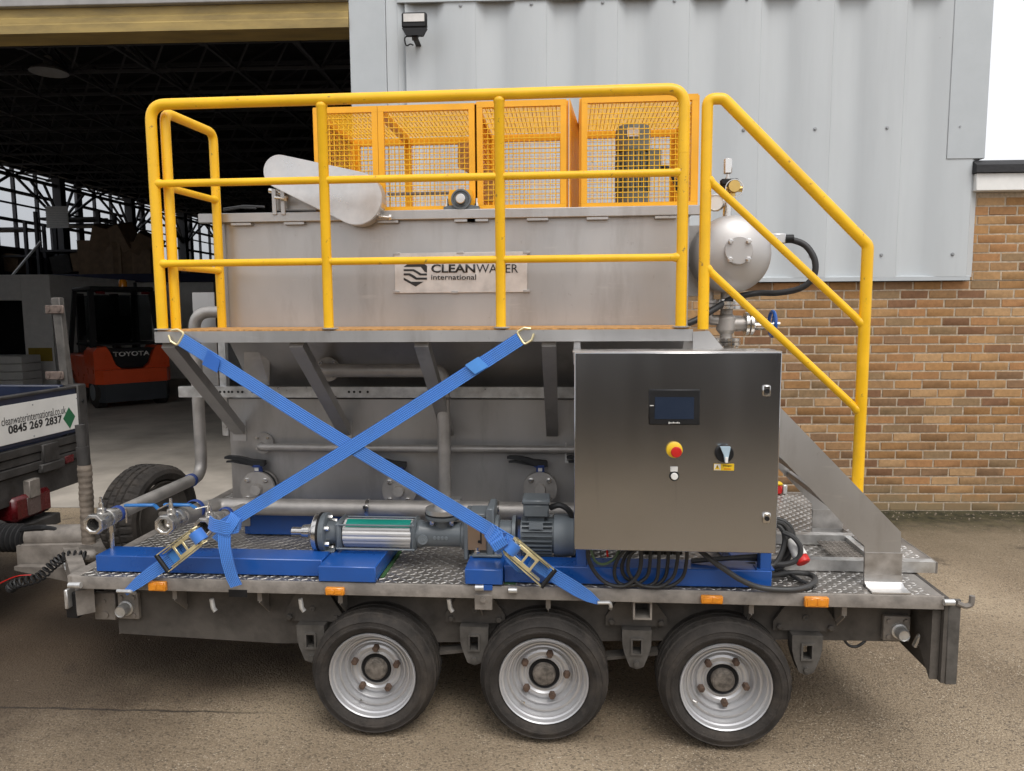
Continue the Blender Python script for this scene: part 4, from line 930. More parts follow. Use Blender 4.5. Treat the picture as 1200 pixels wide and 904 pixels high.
# guard rail on the walkway
gr = thing('guard_rail', 'yellow tubular guard rail with two mid rails along the walkway edge', 'guard rail', (-.6, .12, ZPT))
def rail(a, b, rp):
    d_ = (b - a).normalized(); L = (b - a).length; ss = [0, rp * .9, rp * 1.15, rp * 1.5, rp * 1.7]; rr = [RS * 1.28, RS * 1.28, RS * 1.22, RS * 1.05, RS]
    return MB().tube([a + d_ * x for x in ss] + [b - d_ * x for x in ss[::-1]], rr + rr[::-1], 14)
YR = .125; RT = .0225; RS = .0155; RP = .021
tl, tr_ = at(184, 122, YR), at(801, 103, YR); zt_ = (tl.z + tr_.z) / 2 - .003
xl, xr = at(183, 250, YR).x, at(800, 250, YR).x
MB().tube(fillet([(xl, YR, zt_ - .25), (xl, YR, zt_), (xr, YR, zt_), (xr, YR, zt_ - .25)], .07, 8), RT, 16).build('top_rail', YEL, gr)
for x_ in (xl, xr): MB().cyl((x_, YR, ZPT + .007), (x_, YR, zt_ - .2505), RT, 16).build('post', YEL, gr)
for px in (381, 586):
    x_ = at(px, 250, YR).x; MB().lathe([(RP, 0), (RP, zt_ - ZPT - .007 - RT - .012), (RP * 1.10, zt_ - ZPT - .007 - RT - .008), (RP * 1.16, zt_ - ZPT - .007 - RT), (RP, zt_ - ZPT - .007 - RT + .008)], (x_, YR, ZPT + .007), (0, 0, 1), 16).build('post', YEL, gr)
for px in (190, 387, 588, 797): 
    x_ = at(px, 384, YR).x; MB().lathe([(.036, 0), (.036, .004), (.030, .006)], (x_ if px not in (190, 797) else (xl if px == 190 else xr), YR, ZPT + .0072), (0, 0, 1), 14).build('base_ring', TANK, gr)
for pa in (at(490, 209, YR), at(490, 305.5, YR)): rail(V((xl, YR, pa.z)), V((xr, YR, pa.z)), RT).build('mid_rail', YEL, gr)
y0, y1 = .170, .535; xe = xl + .036
zs = at(192, 132, y0).z
MB().tube(fillet([(xe, y0, ZPT + .007), (xe, y0, zs), (xe + .03, y1, zs), (xe + .03, y1, ZPT + .007)], .045, 8), RP, 16).build('end_rail', YEL, gr)
for pa in (at(490, 209, YR), at(490, 305.5, YR)): rail(V((xe, y0, pa.z - .01)), V((xe + .03, y1, pa.z - .01)), RP).build('end_mid_rail', YEL, gr)
# stair hand rail
sr = thing('stair_handrail', 'yellow tubular hand rail sloping down beside the stair', 'hand rail', (.85, .12, 1.1))
a, b, c, d = at(823, 386, YR), at(830, 116, YR), at(848, 116, YR), at(1017, 288, YR); e = at(1005, 566, YR)
e.x = d.x = (e.x + d.x) / 2; e.z -= .05; a.x = b.x = (a.x + b.x) / 2
MB().tube(fillet([a, V((a.x, YR, b.z)), V((c.x + .0, YR, c.z)), d, e], .035, 6), RT, 16).build('top_rail', YEL, sr)
sl_ = (d - c)
for pa, pb in (((832, 208), (1010, 382)), ((828, 312), (1004, 484))):
    pa_, pb_ = at(*pa, YR), at(*pb, YR); pa_.x = a.x; pb_.x = e.x
    rail(pa_, pb_, RT).build('mid_rail', YEL, sr)

# mesh guard cages on the tank lid
YC, YB = .66, 1.32; CZ0 = RZ1 + .004
def wire_panel(o, ux, uy, L, Hh, pitch=.0245, r=.0017):
    mb = MB(); ux, uy = V(ux).normalized(), V(uy).normalized(); o = V(o); nn = ux.cross(uy) * .0025
    nx, ny = max(2, round(L / pitch)), max(2, round(Hh / pitch))
    for i in range(1, nx): mb.bar(o + ux * (L * i / nx), o + ux * (L * i / nx) + uy * Hh, r * 2, r * 2, nn)
    for j in range(1, ny): mb.bar(o + uy * (Hh * j / ny) + nn, o + uy * (Hh * j / ny) + ux * L + nn, r * 2, r * 2, nn)
    return mb
def frame(mb, o, ux, uy, L, Hh, w_, d_):
    ux, uy = V(ux).normalized(), V(uy).normalized(); o = V(o); nn = ux.cross(uy)
    for (c, a, b, la, lb) in ((o + ux * L / 2 + uy * (w_ / 2), ux, uy, L / 2, w_ / 2), (o + ux * L / 2 + uy * (Hh - w_ / 2), ux, uy, L / 2, w_ / 2),
                             (o + ux * (w_ / 2) + uy * Hh / 2, uy, -ux, Hh / 2 - w_ - .0005, w_ / 2), (o + ux * (L - w_ / 2) + uy * Hh / 2, uy, -ux, Hh / 2 - w_ - .0005, w_ / 2)):
        mb.obox(c, a, b, a.cross(b), la, lb, d_ / 2)
    return mb
def cage(name, label, px0, px1, splits, ztop, mid_back=True, side_plate=None):
    x0, x1 = at(px0, 180, YC).x, at(px1, 180, YC).x
    t = thing('mesh_guard_cage', label, 'guard cage', ((x0 + x1) / 2, YC, CZ0))
    fr_ = MB(); xs_ = [x0] + [at(s_, 180, YC).x for s_ in splits] + [x1]
    fw_ = .028; Hh = ztop - CZ0
    for a, b in zip(xs_[:-1], xs_[1:]):
        frame(fr_, (a + .001, YC, CZ0), (1, 0, 0), (0, 0, 1), b - a - .002, Hh, fw_, .024)
        wire_panel((a + fw_, YC, CZ0 + fw_), (1, 0, 0), (0, 0, 1), b - a - 2 * fw_, Hh - 2 * fw_).build('front_mesh', YEL, t, kind='stuff')
    fr_.build('front_frame', ORA, t)
    L = x1 - x0; bf = MB(); frame(bf, (x0, YB, CZ0), (1, 0, 0), (0, 0, 1), L, Hh, .04, .024)
    if mid_back:
        for a in xs_[1:-1]: bf.box((a - .02, YB - .012, CZ0 + .0405), (a + .02, YB + .012, ztop - .0405)); bf.box((a - .02, YC + .014, ztop - .03), (a + .02, YB - .014, ztop - .004))
    bf.build('rear_frame', ORA, t)
    wire_panel((x0 + .04, YB, CZ0 + .04), (1, 0, 0), (0, 0, 1), L - .08, Hh - .08, .0205, .0010).build('rear_mesh', ORA, t, kind='stuff')
    wire_panel((x0 + .01, YC + .02, ztop - .002), (1, 0, 0), (0, 1, 0), L - .02, YB - YC - .04, .0205).build('top_mesh', YEL, t, kind='stuff')
    for xx, nm in ((x0, 'side'), (x1, 'side')):
        sd = MB(); frame(sd, (xx, YC + .013, CZ0), (0, 1, 0), (0, 0, 1), YB - YC - .026, Hh, .03, .018); sd.build('side_frame', ORA, t)
        if side_plate and xx == x1: MB().slab([(xx + .012, YC - .01, CZ0), (xx + .075, YB, CZ0), (xx + .075, YB, ztop), (xx + .012, YC - .01, ztop)], (.004, 0, 0)).build('side_plate', ORA, t)
        else: wire_panel((xx, YC + .043, CZ0 + .03), (0, 1, 0), (0, 0, 1), YB - YC - .086, Hh - .06).build('side_mesh', ORA, t, kind='stuff')
    return t, x0, x1
zA, zA2, zB = at(460, 124.5, YC).z, at(610, 118.5, YC).z, at(740, 113, YC).z
cage('mesh_guard_cage', 'long orange mesh guard cage of two panels behind the aluminium chute', 369, 557, [444], zA)
cage('mesh_guard_cage', 'orange mesh guard cage in the middle with a solid right side', 559, 664, [], zA2, side_plate=True)
cage('mesh_guard_cage', 'orange mesh guard cage at the right end enclosing a grey upright motor', 681, 817, [], zB)
# white drip tray, chain beam and sprocket guard inside the cages
t = thing('scraper_drive', 'rust brown curved scraper arm and chain seen through the cage mesh', 'machine part', (-.45, 1.0, CZ0))
a = at(545, 190, .95)
MB().prism([(at(537, 168, .95).x, at(537, 168, .95).z), (at(552, 166, .95).x, at(552, 166, .95).z), (at(560, 190, .95).x, at(560, 190, .95).z), (at(582, 205, .95).x, at(582, 205, .95).z), (at(578, 236, .95).x, at(578, 236, .95).z), (at(566, 236, .95).x, at(566, 236, .95).z), (at(566, 212, .95).x, at(566, 212, .95).z), (at(537, 196, .95).x, at(537, 196, .95).z)], 'y', .93, .97).build('scraper_arm', RUST, t)
MB().box((at(455, 222, 1.0).x, .98, at(455, 229, 1.0).z), (at(540, 222, 1.0).x, 1.02, at(540, 225, 1.0).z)).build('chain_beam', GALVD, t)
# upright motor in the right cage
c = at(741, 236, .98); zb, zt = CZ0 + .001, at(741, 147, .98).z; hh = zt - zb
t = thing('cage_motor', 'grey upright gear motor standing inside the right mesh cage', 'motor', (c.x, .98, zb))
MB().lathe([(.098, 0), (.098, .02 * 1), (.088, .025), (.088, hh * .26)], (c.x, .98, zb), (0, 0, 1), 24).build('gearbox', MGRN, t)
fm = MB().lathe([(.075, 0), (.075, hh * .44)], (c.x, .98, zb + hh * .262), (0, 0, 1), 24)
for k in range(22):
    an = 2 * math.pi * k / 22; u = V((math.cos(an), math.sin(an), 0)); fm.obox(V((c.x, .98, zb + hh * .48)) + u * .081, u, V((-u.y, u.x, 0)), (0, 0, 1), .009, .0025, hh * .20)
fm.build('motor_body', MGRN, t)
MB().lathe([(.088, 0), (.090, hh * .22), (.082, hh * .27), (.0, hh * .285)], (c.x, .98, zb + hh * .705), (0, 0, 1), 24).build('fan_cowl', MGRN, t)
MB().box((c.x + .07, .92, zb + hh * .48), (c.x + .14, 1.04, zb + hh * .72), .01).build('terminal_box', MGRN, t)
a = at(742, 155, .89); MB().box((a.x - .03, .888, a.z - .022), (a.x + .03, .892, a.z + .022)).build('rating_plate', PLATE, t)
MB().tube(smooth([(c.x + .13, .96, zb + hh * .52), (c.x + .18, .94, zb + hh * .50), (c.x + .22, .92, zb + hh * .30), (c.x + .26, .90, zb + .02)]), .012, 8).build('motor_cable', BLK, t)

# aluminium drop chute (teardrop cover) and the bearing on the rim
YCH = .50
c1, c2 = at(327, 201, YCH), at(417, 232.5, YCH); r1 = (at(345, 200, YCH) - at(327, 200, YCH)).length; r2_ = (at(446.7, 233, YCH) - at(417, 233, YCH)).length
dv = c2 - c1; D_ = dv.length; th0 = math.atan2(dv.z, dv.x); al = math.acos((r1 - r2_) / D_)
def arc(c, r, a0, a1, n=18): return [V((c.x + r * math.cos(a0 + (a1 - a0) * k / n), YCH, c.z + r * math.sin(a0 + (a1 - a0) * k / n))) for k in range(n + 1)]
outl = arc(c1, r1, th0 + al, th0 + 2 * math.pi - al) + arc(c2, r2_, th0 - al, th0 + al)
t = thing('chain_guard', 'teardrop shaped bright aluminium chain guard leaning across the tank rim', 'chain guard', (c2.x, YCH, CZ0))
MB().slab(outl, (0, .004, 0)).build('face_plate', ALU, t)
wl_ = MB(); n_ = len(outl)
for k in range(n_):
    a, b = outl[k], outl[(k + 1) % n_]
    if (b - a).length > 1e-4:
        o_ = len(wl_.v); nn = V((-(b - a).z, 0, (b - a).x)).normalized() * -.003
        wl_.add([a + V((0, .0045, 0)), b + V((0, .0045, 0)), b + V((0, .085, 0)), a + V((0, .085, 0)), a + nn + V((0, .0045, 0)), b + nn + V((0, .0045, 0)), b + nn + V((0, .085, 0)), a + nn + V((0, .085, 0))], [(0, 1, 2, 3), (7, 6, 5, 4), (0, 4, 5, 1), (2, 6, 7, 3)])
wl_.build('edge_wall', ALU, t)
MB().slab(outl, (0, .004, 0)); 
a = at(393, 212, YCH); MB().box((a.x - .02, YCH - .002, a.z - .013), (a.x + .02, YCH - .0003, a.z + .013)).build('label_patch', SIGNW, t)
for (px, py) in ((452, 254), (330, 232)):
    p = at(px, py, .55); MB().cyl((p.x - .03, .54, p.z), (p.x + .03, .54, p.z - .008), .007, 8).lathe([(.014, 0), (.014, .012)], (p.x + .02, .54, p.z - .006), (1, 0, 0), 6).build('clamp_bolt', CHROME, t)
t = thing('drive_bracket', 'small steel bracket holding the shaft under the upper end of the chain guard', 'bracket', at(328, 240, .56))
for px in (322, 332): a, b = at(px - 3, 222, .57), at(px + 3, 252, .57); MB().box((a.x, .56, b.z), (b.x, .568, a.z), .001).build('upright', TANK, t)
a, b = at(314, 223, .57), at(330, 226, .57); MB().cyl(V((a.x, .585, a.z)), V((b.x, .585, b.z)), .012, 10).build('shaft', CHROME, t)
MB().slab([at(338, 226, .60), at(372, 246, .60), at(320, 246, .60), at(320, 230, .60)], (0, .05, 0)).build('chain_cover', TANKD, t)
p = at(540.5, 234, .585)
t = thing('pillow_bearing', 'grey pillow block bearing bolted on the tank rim below the cage joint', 'bearing', (p.x, .6, CZ0))
MB().prism([(p.x - .085, CZ0), (p.x + .085, CZ0), (p.x + .085, CZ0 + .014), (p.x + .05, CZ0 + .020), (p.x - .05, CZ0 + .020), (p.x - .085, CZ0 + .014)], 'y', .58, .64).lathe([(.047, 0), (.047, .03), (.040, .03), (.036, .02), (.0, .02)], (p.x, .60, p.z), (0, -1, 0), 28).build('housing', GREY, t)
MB().lathe([(.023, 0), (.023, .045), (.020, .048), (.0, .048)], (p.x, .60, p.z), (0, -1, 0), 20).build('shaft_end', CHROME, t)
MB().prism([(p.x - .075, CZ0 + .02), (p.x + .06, CZ0 + .02), (p.x + .045, p.z + .05), (p.x - .06, p.z + .05)], 'y', .612, .645).build('backing_plate', ORA, t)
for s_ in (-1, 1): MB().lathe([(.010, 0), (.010, .012), (.006, .02), (.006, .04)], (p.x + s_ * .07, .605, CZ0 + .014), (0, 0, 1), 6).build('bolt', CHROME, t)
for px in (558, 590): p = at(px, 239, .59); 
lid = MB()
for (pa, pb) in (((262, 247), (300, 244)), ((262, 245), (310, 242.5))):
    a, b = at(*pa, .9), at(*pb, .9); lid.tube([a, (a + b) / 2 + V((0, 0, .01)), b], .006, 6)
tag(lid.build('air_hose', BLK, None, at(280, 246, .9)), 'thin black hoses lying on the tank rim left of the chain guard', 'hose', kind='stuff')

# pressure vessel at the right end
VC = at(864, 296, .62); VR = (at(910, 296, .75) - at(818, 296, .75)).length / 2
pv = thing('pressure_vessel', 'silver domed pressure vessel lying beside the tank with a bolted blank flange', 'pressure vessel', (VC.x, 1.0, VC.z))
dm = [(.0, -.105)] + [(VR * math.sin(a), -.105 * math.cos(a)) for a in [k * math.pi / 2 / 14 for k in range(1, 15)]] + [(VR, .6), (VR * .7, .68), (0, .70)]
MB().lathe(dm, (VC.x, .74, VC.z), (0, 1, 0), 48).build('shell', STEELV, pv)
FR = (at(883, 293, .62) - at(866, 293, .62)).length
fc = at(866.5, 293.5, .62)
bf_ = MB().lathe([(FR * .9, .05), (FR, .03), (FR, 0), (FR - .004, -.004), (0, -.004)], (fc.x, .628, fc.z), (0, 1, 0), 32).build('blank_flange', STEELV, pv)
for sx in (-1, 1):
    for sz in (-1, 1): MB().lathe([(.013, 0), (.013, -.012), (.008, -.016)], (fc.x + sx * .042, .624, fc.z + sz * .042), (0, 1, 0), 6).build('flange_bolt', ALU, bf_)
MB().box((TX1 + .001, YT + .26, at(824, 346, .62).z), (at(830, 300, .63).x, 1.4, TZ1 - .02)).build('vessel_saddle', TANKD, pv)
p = at(852, 250, .78); q = at(853, 190, .78)
MB().cyl((p.x, .78, VC.z + VR * .9), (p.x, .78, at(853, 238, .78).z), .02, 12).build('top_nozzle', CHROME, pv)
tag(MB().cyl((p.x, .78, at(853, 238, .78).z), (p.x, .78, q.z), .006, 8).box((q.x - .018, .765, at(853, 204, .78).z), (q.x + .018, .795, at(853, 186, .78).z), .004).lathe([(.012, 0), (.012, .03)], (p.x, .78, at(853, 216, .78).z), (0, 0, 1), 8).build('level_sensor', CHROME, pv), None)
b_ = MB(); vz = at(858, 222, .76)
b_.lathe([(.016, 0), (.016, .1)], (vz.x, .76, vz.z - .06), (0, 0, 1), 10).lathe([(.028, -.02), (.032, 0), (.028, .02)], (vz.x + .004, .745, vz.z + .01), (0, 1, 0), 12).cyl((vz.x - .03, .76, vz.z), (vz.x + .045, .76, vz.z), .014, 10).build('safety_valve', BRASS, pv)
MB().box((vz.x - .055, .75, vz.z + .02), (vz.x + .03, .79, vz.z + .05), .006).cyl((vz.x - .06, .77, vz.z - .05), (vz.x - .03, .77, vz.z + .03), .016, 10).build('valve_head', BLKP, pv)
MB().tube([V((vz.x + .005, .735, vz.z)) + V((math.cos(a), 0, math.sin(a))) * .042 for a in [2 * math.pi * k / 20 for k in range(20)]], .003, 5, True).build('pull_ring', CHROME, pv)
gz = at(839, 238, .74)
gg = MB().lathe([(.036, -.025), (.040, -.02), (.042, .0), (.042, .010), (.036, .012), (.036, .008)], gz, (-.35, -1, 0), 28).build('pressure_gauge', CHROME, pv)
MB().lathe([(.036, .0085), (0, .0087)], gz, (-.35, -1, 0), 28).build('dial', WHT, gg)
nz = at(906, 279, .74)
MB().cyl((VC.x + VR * .8, .76, nz.z), (nz.x + .02, .76, nz.z), .026, 14).box((nz.x - .01, .735, nz.z - .028), (nz.x + .06, .785, nz.z + .022), .006).build('side_nozzle', ALU, pv)
MB().tube(smooth([at(918, 282, .76), at(930, 282, .76), at(945, 289, .74), at(955, 306, .72), at(953, 325, .72), at(938, 338, .74), at(912, 343.5, .78), at(886, 344, .82), at(858, 350, .78), at(838, 362, .72), at(812, 377, .66), at(790, 383, .64)], 8), .0155, 10).build('hose', BLK, pv)
MB().cyl((nz.x + .06, .76, nz.z - .003), (nz.x + .10, .76, nz.z - .003), .020, 12).build('hose_ferrule', BLKP, pv)
# stainless gate valve below the vessel
gc = at(851, 380, .80)
gv = thing('gate_valve', 'stainless gate valve with a blue handwheel below the pressure vessel', 'valve', (gc.x, .8, gc.z))
bd = MB().lathe([(.03, -.10), (.03, -.05), (.048, -.03), (.048, .03), (.03, .05), (.03, .10)], (gc.x, .8, gc.z), (0, 0, 1), 20)
bd.cyl((gc.x, .8, gc.z), (gc.x + .13, .8, gc.z + .0), .034, 16); bd.build('valve_body', PIPE, gv)
for dz in (-.105, .095, -.085, .075): MB().lathe([(.072, 0), (.072, .016)], (gc.x, .8, gc.z + dz), (0, 0, 1), 24).build('flange', CHROME, gv)
for dx in (.09, .112): MB().lathe([(.058, 0), (.058, .014)], (gc.x + dx, .8, gc.z), (1, 0, 0), 20).build('bonnet_flange', CHROME, gv)
MB().cyl((gc.x + .126, .8, gc.z), (gc.x + .26, .8, gc.z), .010, 8).box((gc.x + .13, .775, gc.z - .03), (gc.x + .19, .825, gc.z - .02)).box((gc.x + .13, .775, gc.z + .02), (gc.x + .19, .825, gc.z + .03)).build('yoke', CHROME, gv)
hwm = MB(); hx_ = at(905, 382, .80).x; n_ = 24
hwm.tube([V((hx_, .8, gc.z)) + V((0, math.cos(a), math.sin(a))) * .062 for a in [2 * math.pi * k / n_ for k in range(n_)]], .009, 8, True)
for k in range(3): an = 2 * math.pi * k / 3; hwm.cyl((hx_, .8, gc.z), (hx_, .8 + .06 * math.cos(an), gc.z + .06 * math.sin(an)), .006, 6)
hwm.build('handwheel', BLU, gv)
h2 = MB(); hz_ = at(883, 376, .95); h2.tube([V((hz_.x, .95, hz_.z)) + V((.018 * math.cos(a), .05 * math.cos(a), .055 * math.sin(a))) for a in [2 * math.pi * k / n_ for k in range(n_)]], .008, 8, True)
h2.cyl((gc.x + .1, .95, hz_.z), (hz_.x, .95, hz_.z), .014, 10).lathe([(.05, -.04), (.05, .04)], (gc.x + .06, .95, gc.z), (0, 0, 1), 14)
gv2 = thing('gate_valve', 'second smaller gate valve partly hidden behind the stainless one below the vessel', 'valve', (gc.x + .08, .95, gc.z)); h2.build('valve_body', PIPE, gv2)
MB().tube(fillet([(gc.x - .03, .80, gc.z + .02), (gc.x - .09, .80, gc.z + .02), (gc.x - .09, .80, gc.z + .16)], .04), .026, 12).lathe([(.05, 0), (.05, .014)], (gc.x - .09, .80, gc.z + .085), (0, 0, 1), 18).lathe([(.05, .018), (.05, .032)], (gc.x - .09, .80, gc.z + .085), (0, 0, 1), 18).build('branch_elbow', PIPE, gv)
b_ = MB()
for dz, dr in ((-.108, -1), (.111, 1)): bolts(b_, (gc.x, .8, gc.z + dz), (0, 0, dr), .056, 6, .008, .012)
b_.build('flange_bolt', CHROME, gv, kind='stuff')
MB().cyl((gc.x, .8, gc.z + .11), (gc.x, .8, VC.z - VR * .85), .03, 14).cyl((gc.x, .8, gc.z - .106), (gc.x, .8, ZD + .01), .03, 14).build('riser_pipe', PIPE, gv)

# ================================================================== SKIDS, PUMP, PIPES, CABINET
Z0 = ZD + .006
ls = thing('blue_pipe_skid', 'blue painted steel skid frame under the ball valves at the left end of the deck', 'skid frame', (-1.5, .2, Z0))
lx0 = at(112, 660, .05).x; ZB = at(112, 651, .05).z
MB().box((lx0, .05, Z0), (-1.058, .178, ZB), .004).build('front_beam', BLU, ls)
MB().box((-1.055, -.008, Z0), (-.808, .74, ZB - .006), .004).build('cross_beam', BLU, ls)
MB().box((-1.66, .61, Z0), (-1.056, .70, ZB + .04), .004).build('rear_beam', BLU, ls)
a = at(285, 606, .6); MB().box((a.x - .02, .60, a.z - .05), (a.x + .035, .6095, a.z + .02), .008).build('lug_plate', TANK, ls)
MB().box((-.806, .06, Z0 - .003), (-.790, .4, Z0 + .001)).build('packing_strip', GTAPE, ls)
rs = thing('blue_pump_skid', 'blue painted steel skid frame carrying the pump and the control cabinet', 'skid frame', (.2, .2, Z0))
MB().box((-.43, -.012, Z0 + .004), (-.272, .24, ZB - .004), .004).box((-.375, -.014, Z0 - .018), (-.315, .02, Z0 + .003)).build('front_foot', BLU, rs)
MB().box((-.27, .03, Z0), (.826, .15, ZB), .004).build('front_beam', BLU, rs)
MB().box((-.27, .151, Z0), (-.15, .62, ZB - .004), .004).build('cross_beam', BLU, rs)
MB().box((.70, .151, Z0), (.826, .62, ZB - .004), .004).build('cross_beam', BLU, rs)
for x0, x1 in ((at(675, 650, .035).x, at(687.5, 650, .035).x), (at(890.5, 660, .035).x, at(904, 660, .035).x)):
    MB().box((x0, .035, ZB + .001), (x1, .082, .888), .003).box((x0 - .012, .033, ZB + .0005), (x1 + .012, .09, ZB + .006)).build('cabinet_leg', BLU, rs)
MB().box((-.268, .02, Z0 - .004), (-.22, .1, Z0 - .0005)).build('packing_strip', GTAPE, rs)

# progressive cavity pump
PY = .22
def px_x(px): return at(px, 625, PY).x
def pz_(px, py): return at(px, py, PY).z
PZ = (pz_(382, 602) + pz_(382, 645)) / 2
pu = thing('screw_pump', 'grey long screw pump with a ribbed silver barrel and a green top strip', 'pump', (px_x(450), PY, Z0))
ax_ = (1, 0, 0)
MB().lathe([(.012, 0), (.020, .002), (.020, .05), (.030, .052), (.034, .085), (.05, .10), (.07, .11), (.085, .115), (.087, .12), (.087, .135)], (px_x(378.5) - .1435, PY, PZ), ax_, 28).build('suction_port', CHROME, pu)
x_ = px_x(378.5)
MB().lathe([(.088, 0), (.0885, .01)], (x_ - .008, PY, PZ), ax_, 32).build('gasket', BLKP, pu)
fl_ = MB().lathe([(.087, 0), (.088, .004), (.088, .022), (.083, .026), (.055, .028), (.048, .06), (.050, .10)], (x_ + .003, PY, PZ), ax_, 32).build('inlet_flange', GREY, pu)
b_ = MB(); bolts(b_, (x_ + .029, PY, PZ), ax_, .070, 6, .011, .02); bolts(b_, (x_ - .012, PY, PZ), (-1, 0, 0), .070, 6, .011, .014); b_.build('flange_bolt', CHROME, fl_, kind='stuff')
xs0, xs1 = px_x(406), px_x(484.5); sr_ = .064
ba = MB(); prof_n = 96
vs = []; fs = []
for e_, xx in enumerate((xs0, xs1)):
    for k in range(prof_n):
        an = 2 * math.pi * k / prof_n; rr = sr_ * (1 - (.05 if k % 6 in (0,) else .0) - (.02 if k % 6 in (1, 5) else 0)); vs.append((xx, PY + math.cos(an) * rr, PZ + math.sin(an) * rr))
fs = [(k, (k + 1) % prof_n, prof_n + (k + 1) % prof_n, prof_n + k) for k in range(prof_n)] + [list(range(prof_n)), list(range(prof_n, 2 * prof_n))]
ba.add(vs, fs).build('stator_barrel', mat('brushed_barrel', (.62, .61, .60), .45, .6, var=.05), pu, angle=14)
gs = MB()
for k in range(7):
    a0, a1 = R(100 + k * 6), R(106 + k * 6)
    gs.add([(xs0 + .012, PY - math.cos(math.pi - a) * -1 * 0 + math.cos(a) * (sr_ + .003), PZ + math.sin(a) * (sr_ + .003)) for a in (a0, a1)] + [(xs1 - .004, PY + math.cos(a) * (sr_ + .003), PZ + math.sin(a) * (sr_ + .003)) for a in (a1, a0)], [(0, 1, 2, 3)])
gs.build('green_strip', GRN, pu)
for px in (401, 487): MB().box((px_x(px) - .014, PY - .068, PZ - .068), (px_x(px) + .014, PY + .068, PZ + .068), .016).build('end_clamp', GREY, pu)
for dy, dz in ((-.07, .045), (-.07, -.045), (.07, .045), (.07, -.045)): MB().cyl((px_x(399), PY + dy * .93, PZ + dz * 1.2), (px_x(489), PY + dy * .93, PZ + dz * 1.2), .004, 8).build('tie_rod', GREYL, pu)
xb0, xb1 = px_x(489), px_x(546)
bo = MB().lathe([(.058, 0), (.062, .01), (.062, .02), (.055, .035), (.055, xb1 - xb0 - .02), (.066, xb1 - xb0 - .012), (.066, xb1 - xb0)], (xb0, PY, PZ), ax_, 28); bo.build('suction_housing', GREY, pu)
xi = px_x(520); zi = pz_(520, 601)
ip = MB().lathe([(.042, 0), (.042, zi - PZ - .05)], (xi, PY, PZ + .03), (0, 0, 1), 20).lathe([(.078, 0), (.080, .003), (.080, .017), (.076, .02)], (xi, PY, zi - .022), (0, 0, 1), 32).build('inlet_port', GREY, pu)
MB().lathe([(.082, 0), (.082, .004)], (xi, PY, zi - .0015), (0, 0, 1), 32).build('gasket', BLKP, pu)
MB().lathe([(.079, 0), (.079, .020), (.045, .022), (.04, .05)], (xi, PY, zi + .003), (0, 0, 1), 32).build('pipe_flange', TANK, pu)
b_ = MB(); bolts(b_, (xi, PY, zi - .022), (0, 0, -1), .062, 4, .010, .022); b_.build('flange_bolt', CHROME, pu, kind='stuff')
MB().lathe([(.018, 0), (.022, .004), (.022, .012), (.008, .012), (.008, .016), (0, .016)], (px_x(498.5), PY - .052, PZ - .008), (0, -1, 0), 16).build('drain_plug', GREYL, pu)
cm_ = MB()
for k in range(4): cm_.lathe([(.009, 0), (.007, .004), (0, .004)], (px_x(512 + k * 4.4), PY - .053, PZ - .002), (0, -1, 0), 8)
cm_.build('cast_marking', GREYL, pu, kind='stuff')
# lantern, gearbox and motor
xa, xb = px_x(546), px_x(572); zt, zb = pz_(560, 590), pz_(560, 650)
MB().box((xa, PY - .075, zb), (xa + .02, PY + .075, zt - .03), .004).box((xa + .021, PY - .07, zb), (xb, PY + .07, zb + .02), .003).box((xa + .021, PY - .07, zt - .045), (xb + .01, PY + .07, zt - .028), .003).box((xb + .001, PY - .085, zb - .02), (xb + .035, PY + .085, zt), .006).build('lantern', GREY, pu)
a, b = at(548, 614, PY - .072), at(570, 645, PY - .072)
cv = MB().box((a.x, PY - .073, b.z), (b.x, PY - .069, a.z)).build('cover_plate', BROWNP, pu)
MB().box((b.x - .026, PY - .0745, (a.z + b.z) / 2 - .03), (b.x - .020, PY - .0735, (a.z + b.z) / 2 + .035)).lathe([(.007, 0), (.007, .003)], (a.x + .05, PY - .073, (a.z + b.z) / 2 - .02), (0, -1, 0), 8).build('slot', BLKP, cv)
MB().box((xb + .001, PY - .09, ZB), (xb + .03, PY - .06, zb - .0205), .003).box((xb + .001, PY + .06, ZB), (xb + .03, PY + .09, zb - .0205), .003).box((xb - .06, PY - .10, ZB - .0005), (xb + .07, PY + .1, ZB + .010), .003).build('stand', GREY, pu)
b_ = MB()
for dx in (-.04, .05): b_.lathe([(.014, 0), (.014, .012), (.007, .013), (.007, .028)], (xb + dx, PY - .08, ZB + .0102), (0, 0, 1), 6)
b_.build('stand_bolt', CHROME, pu, kind='stuff')
a, b = at(390, 640, PY - .05), at(400, 659, PY - .05)
MB().box((a.x, PY - .05, ZB), (a.x + .008, PY + .05, PZ - .06)).box((a.x - .05, PY - .06, ZB - .004), (a.x + .008, PY + .06, ZB + .0005)).build('angle_stand', GREYL, pu)
MZ = pz_(640, 627)
mo = thing('pump_motor', 'grey finned electric motor driving the screw pump beside the cabinet', 'motor', (px_x(630), PY, MZ))
MB().lathe([(.085, 0), (.085, .015), (.062, .02), (.062, .07), (.085, .075), (.085, .09)], (xb + .036, PY, MZ), ax_, 28).build('gearbox', GREY, mo)
xm0, xm1 = px_x(611), px_x(649)
MB().lathe([(.078, 0), (.078, xm1 - xm0)], (xm0, PY, MZ), ax_, 32).build('motor_body', GREY, mo)
for k in range(28):
    an = 2 * math.pi * k / 28; u = V((0, math.cos(an), math.sin(an)))
    if u.z > .8: continue
    MB().obox(V(((xm0 + xm1) / 2, PY, MZ)) + u * .086, (1, 0, 0), u, V((0, -u.z, u.y)), (xm1 - xm0) / 2 - .006, .010, .0022).build('cooling_fin', GREY, mo)
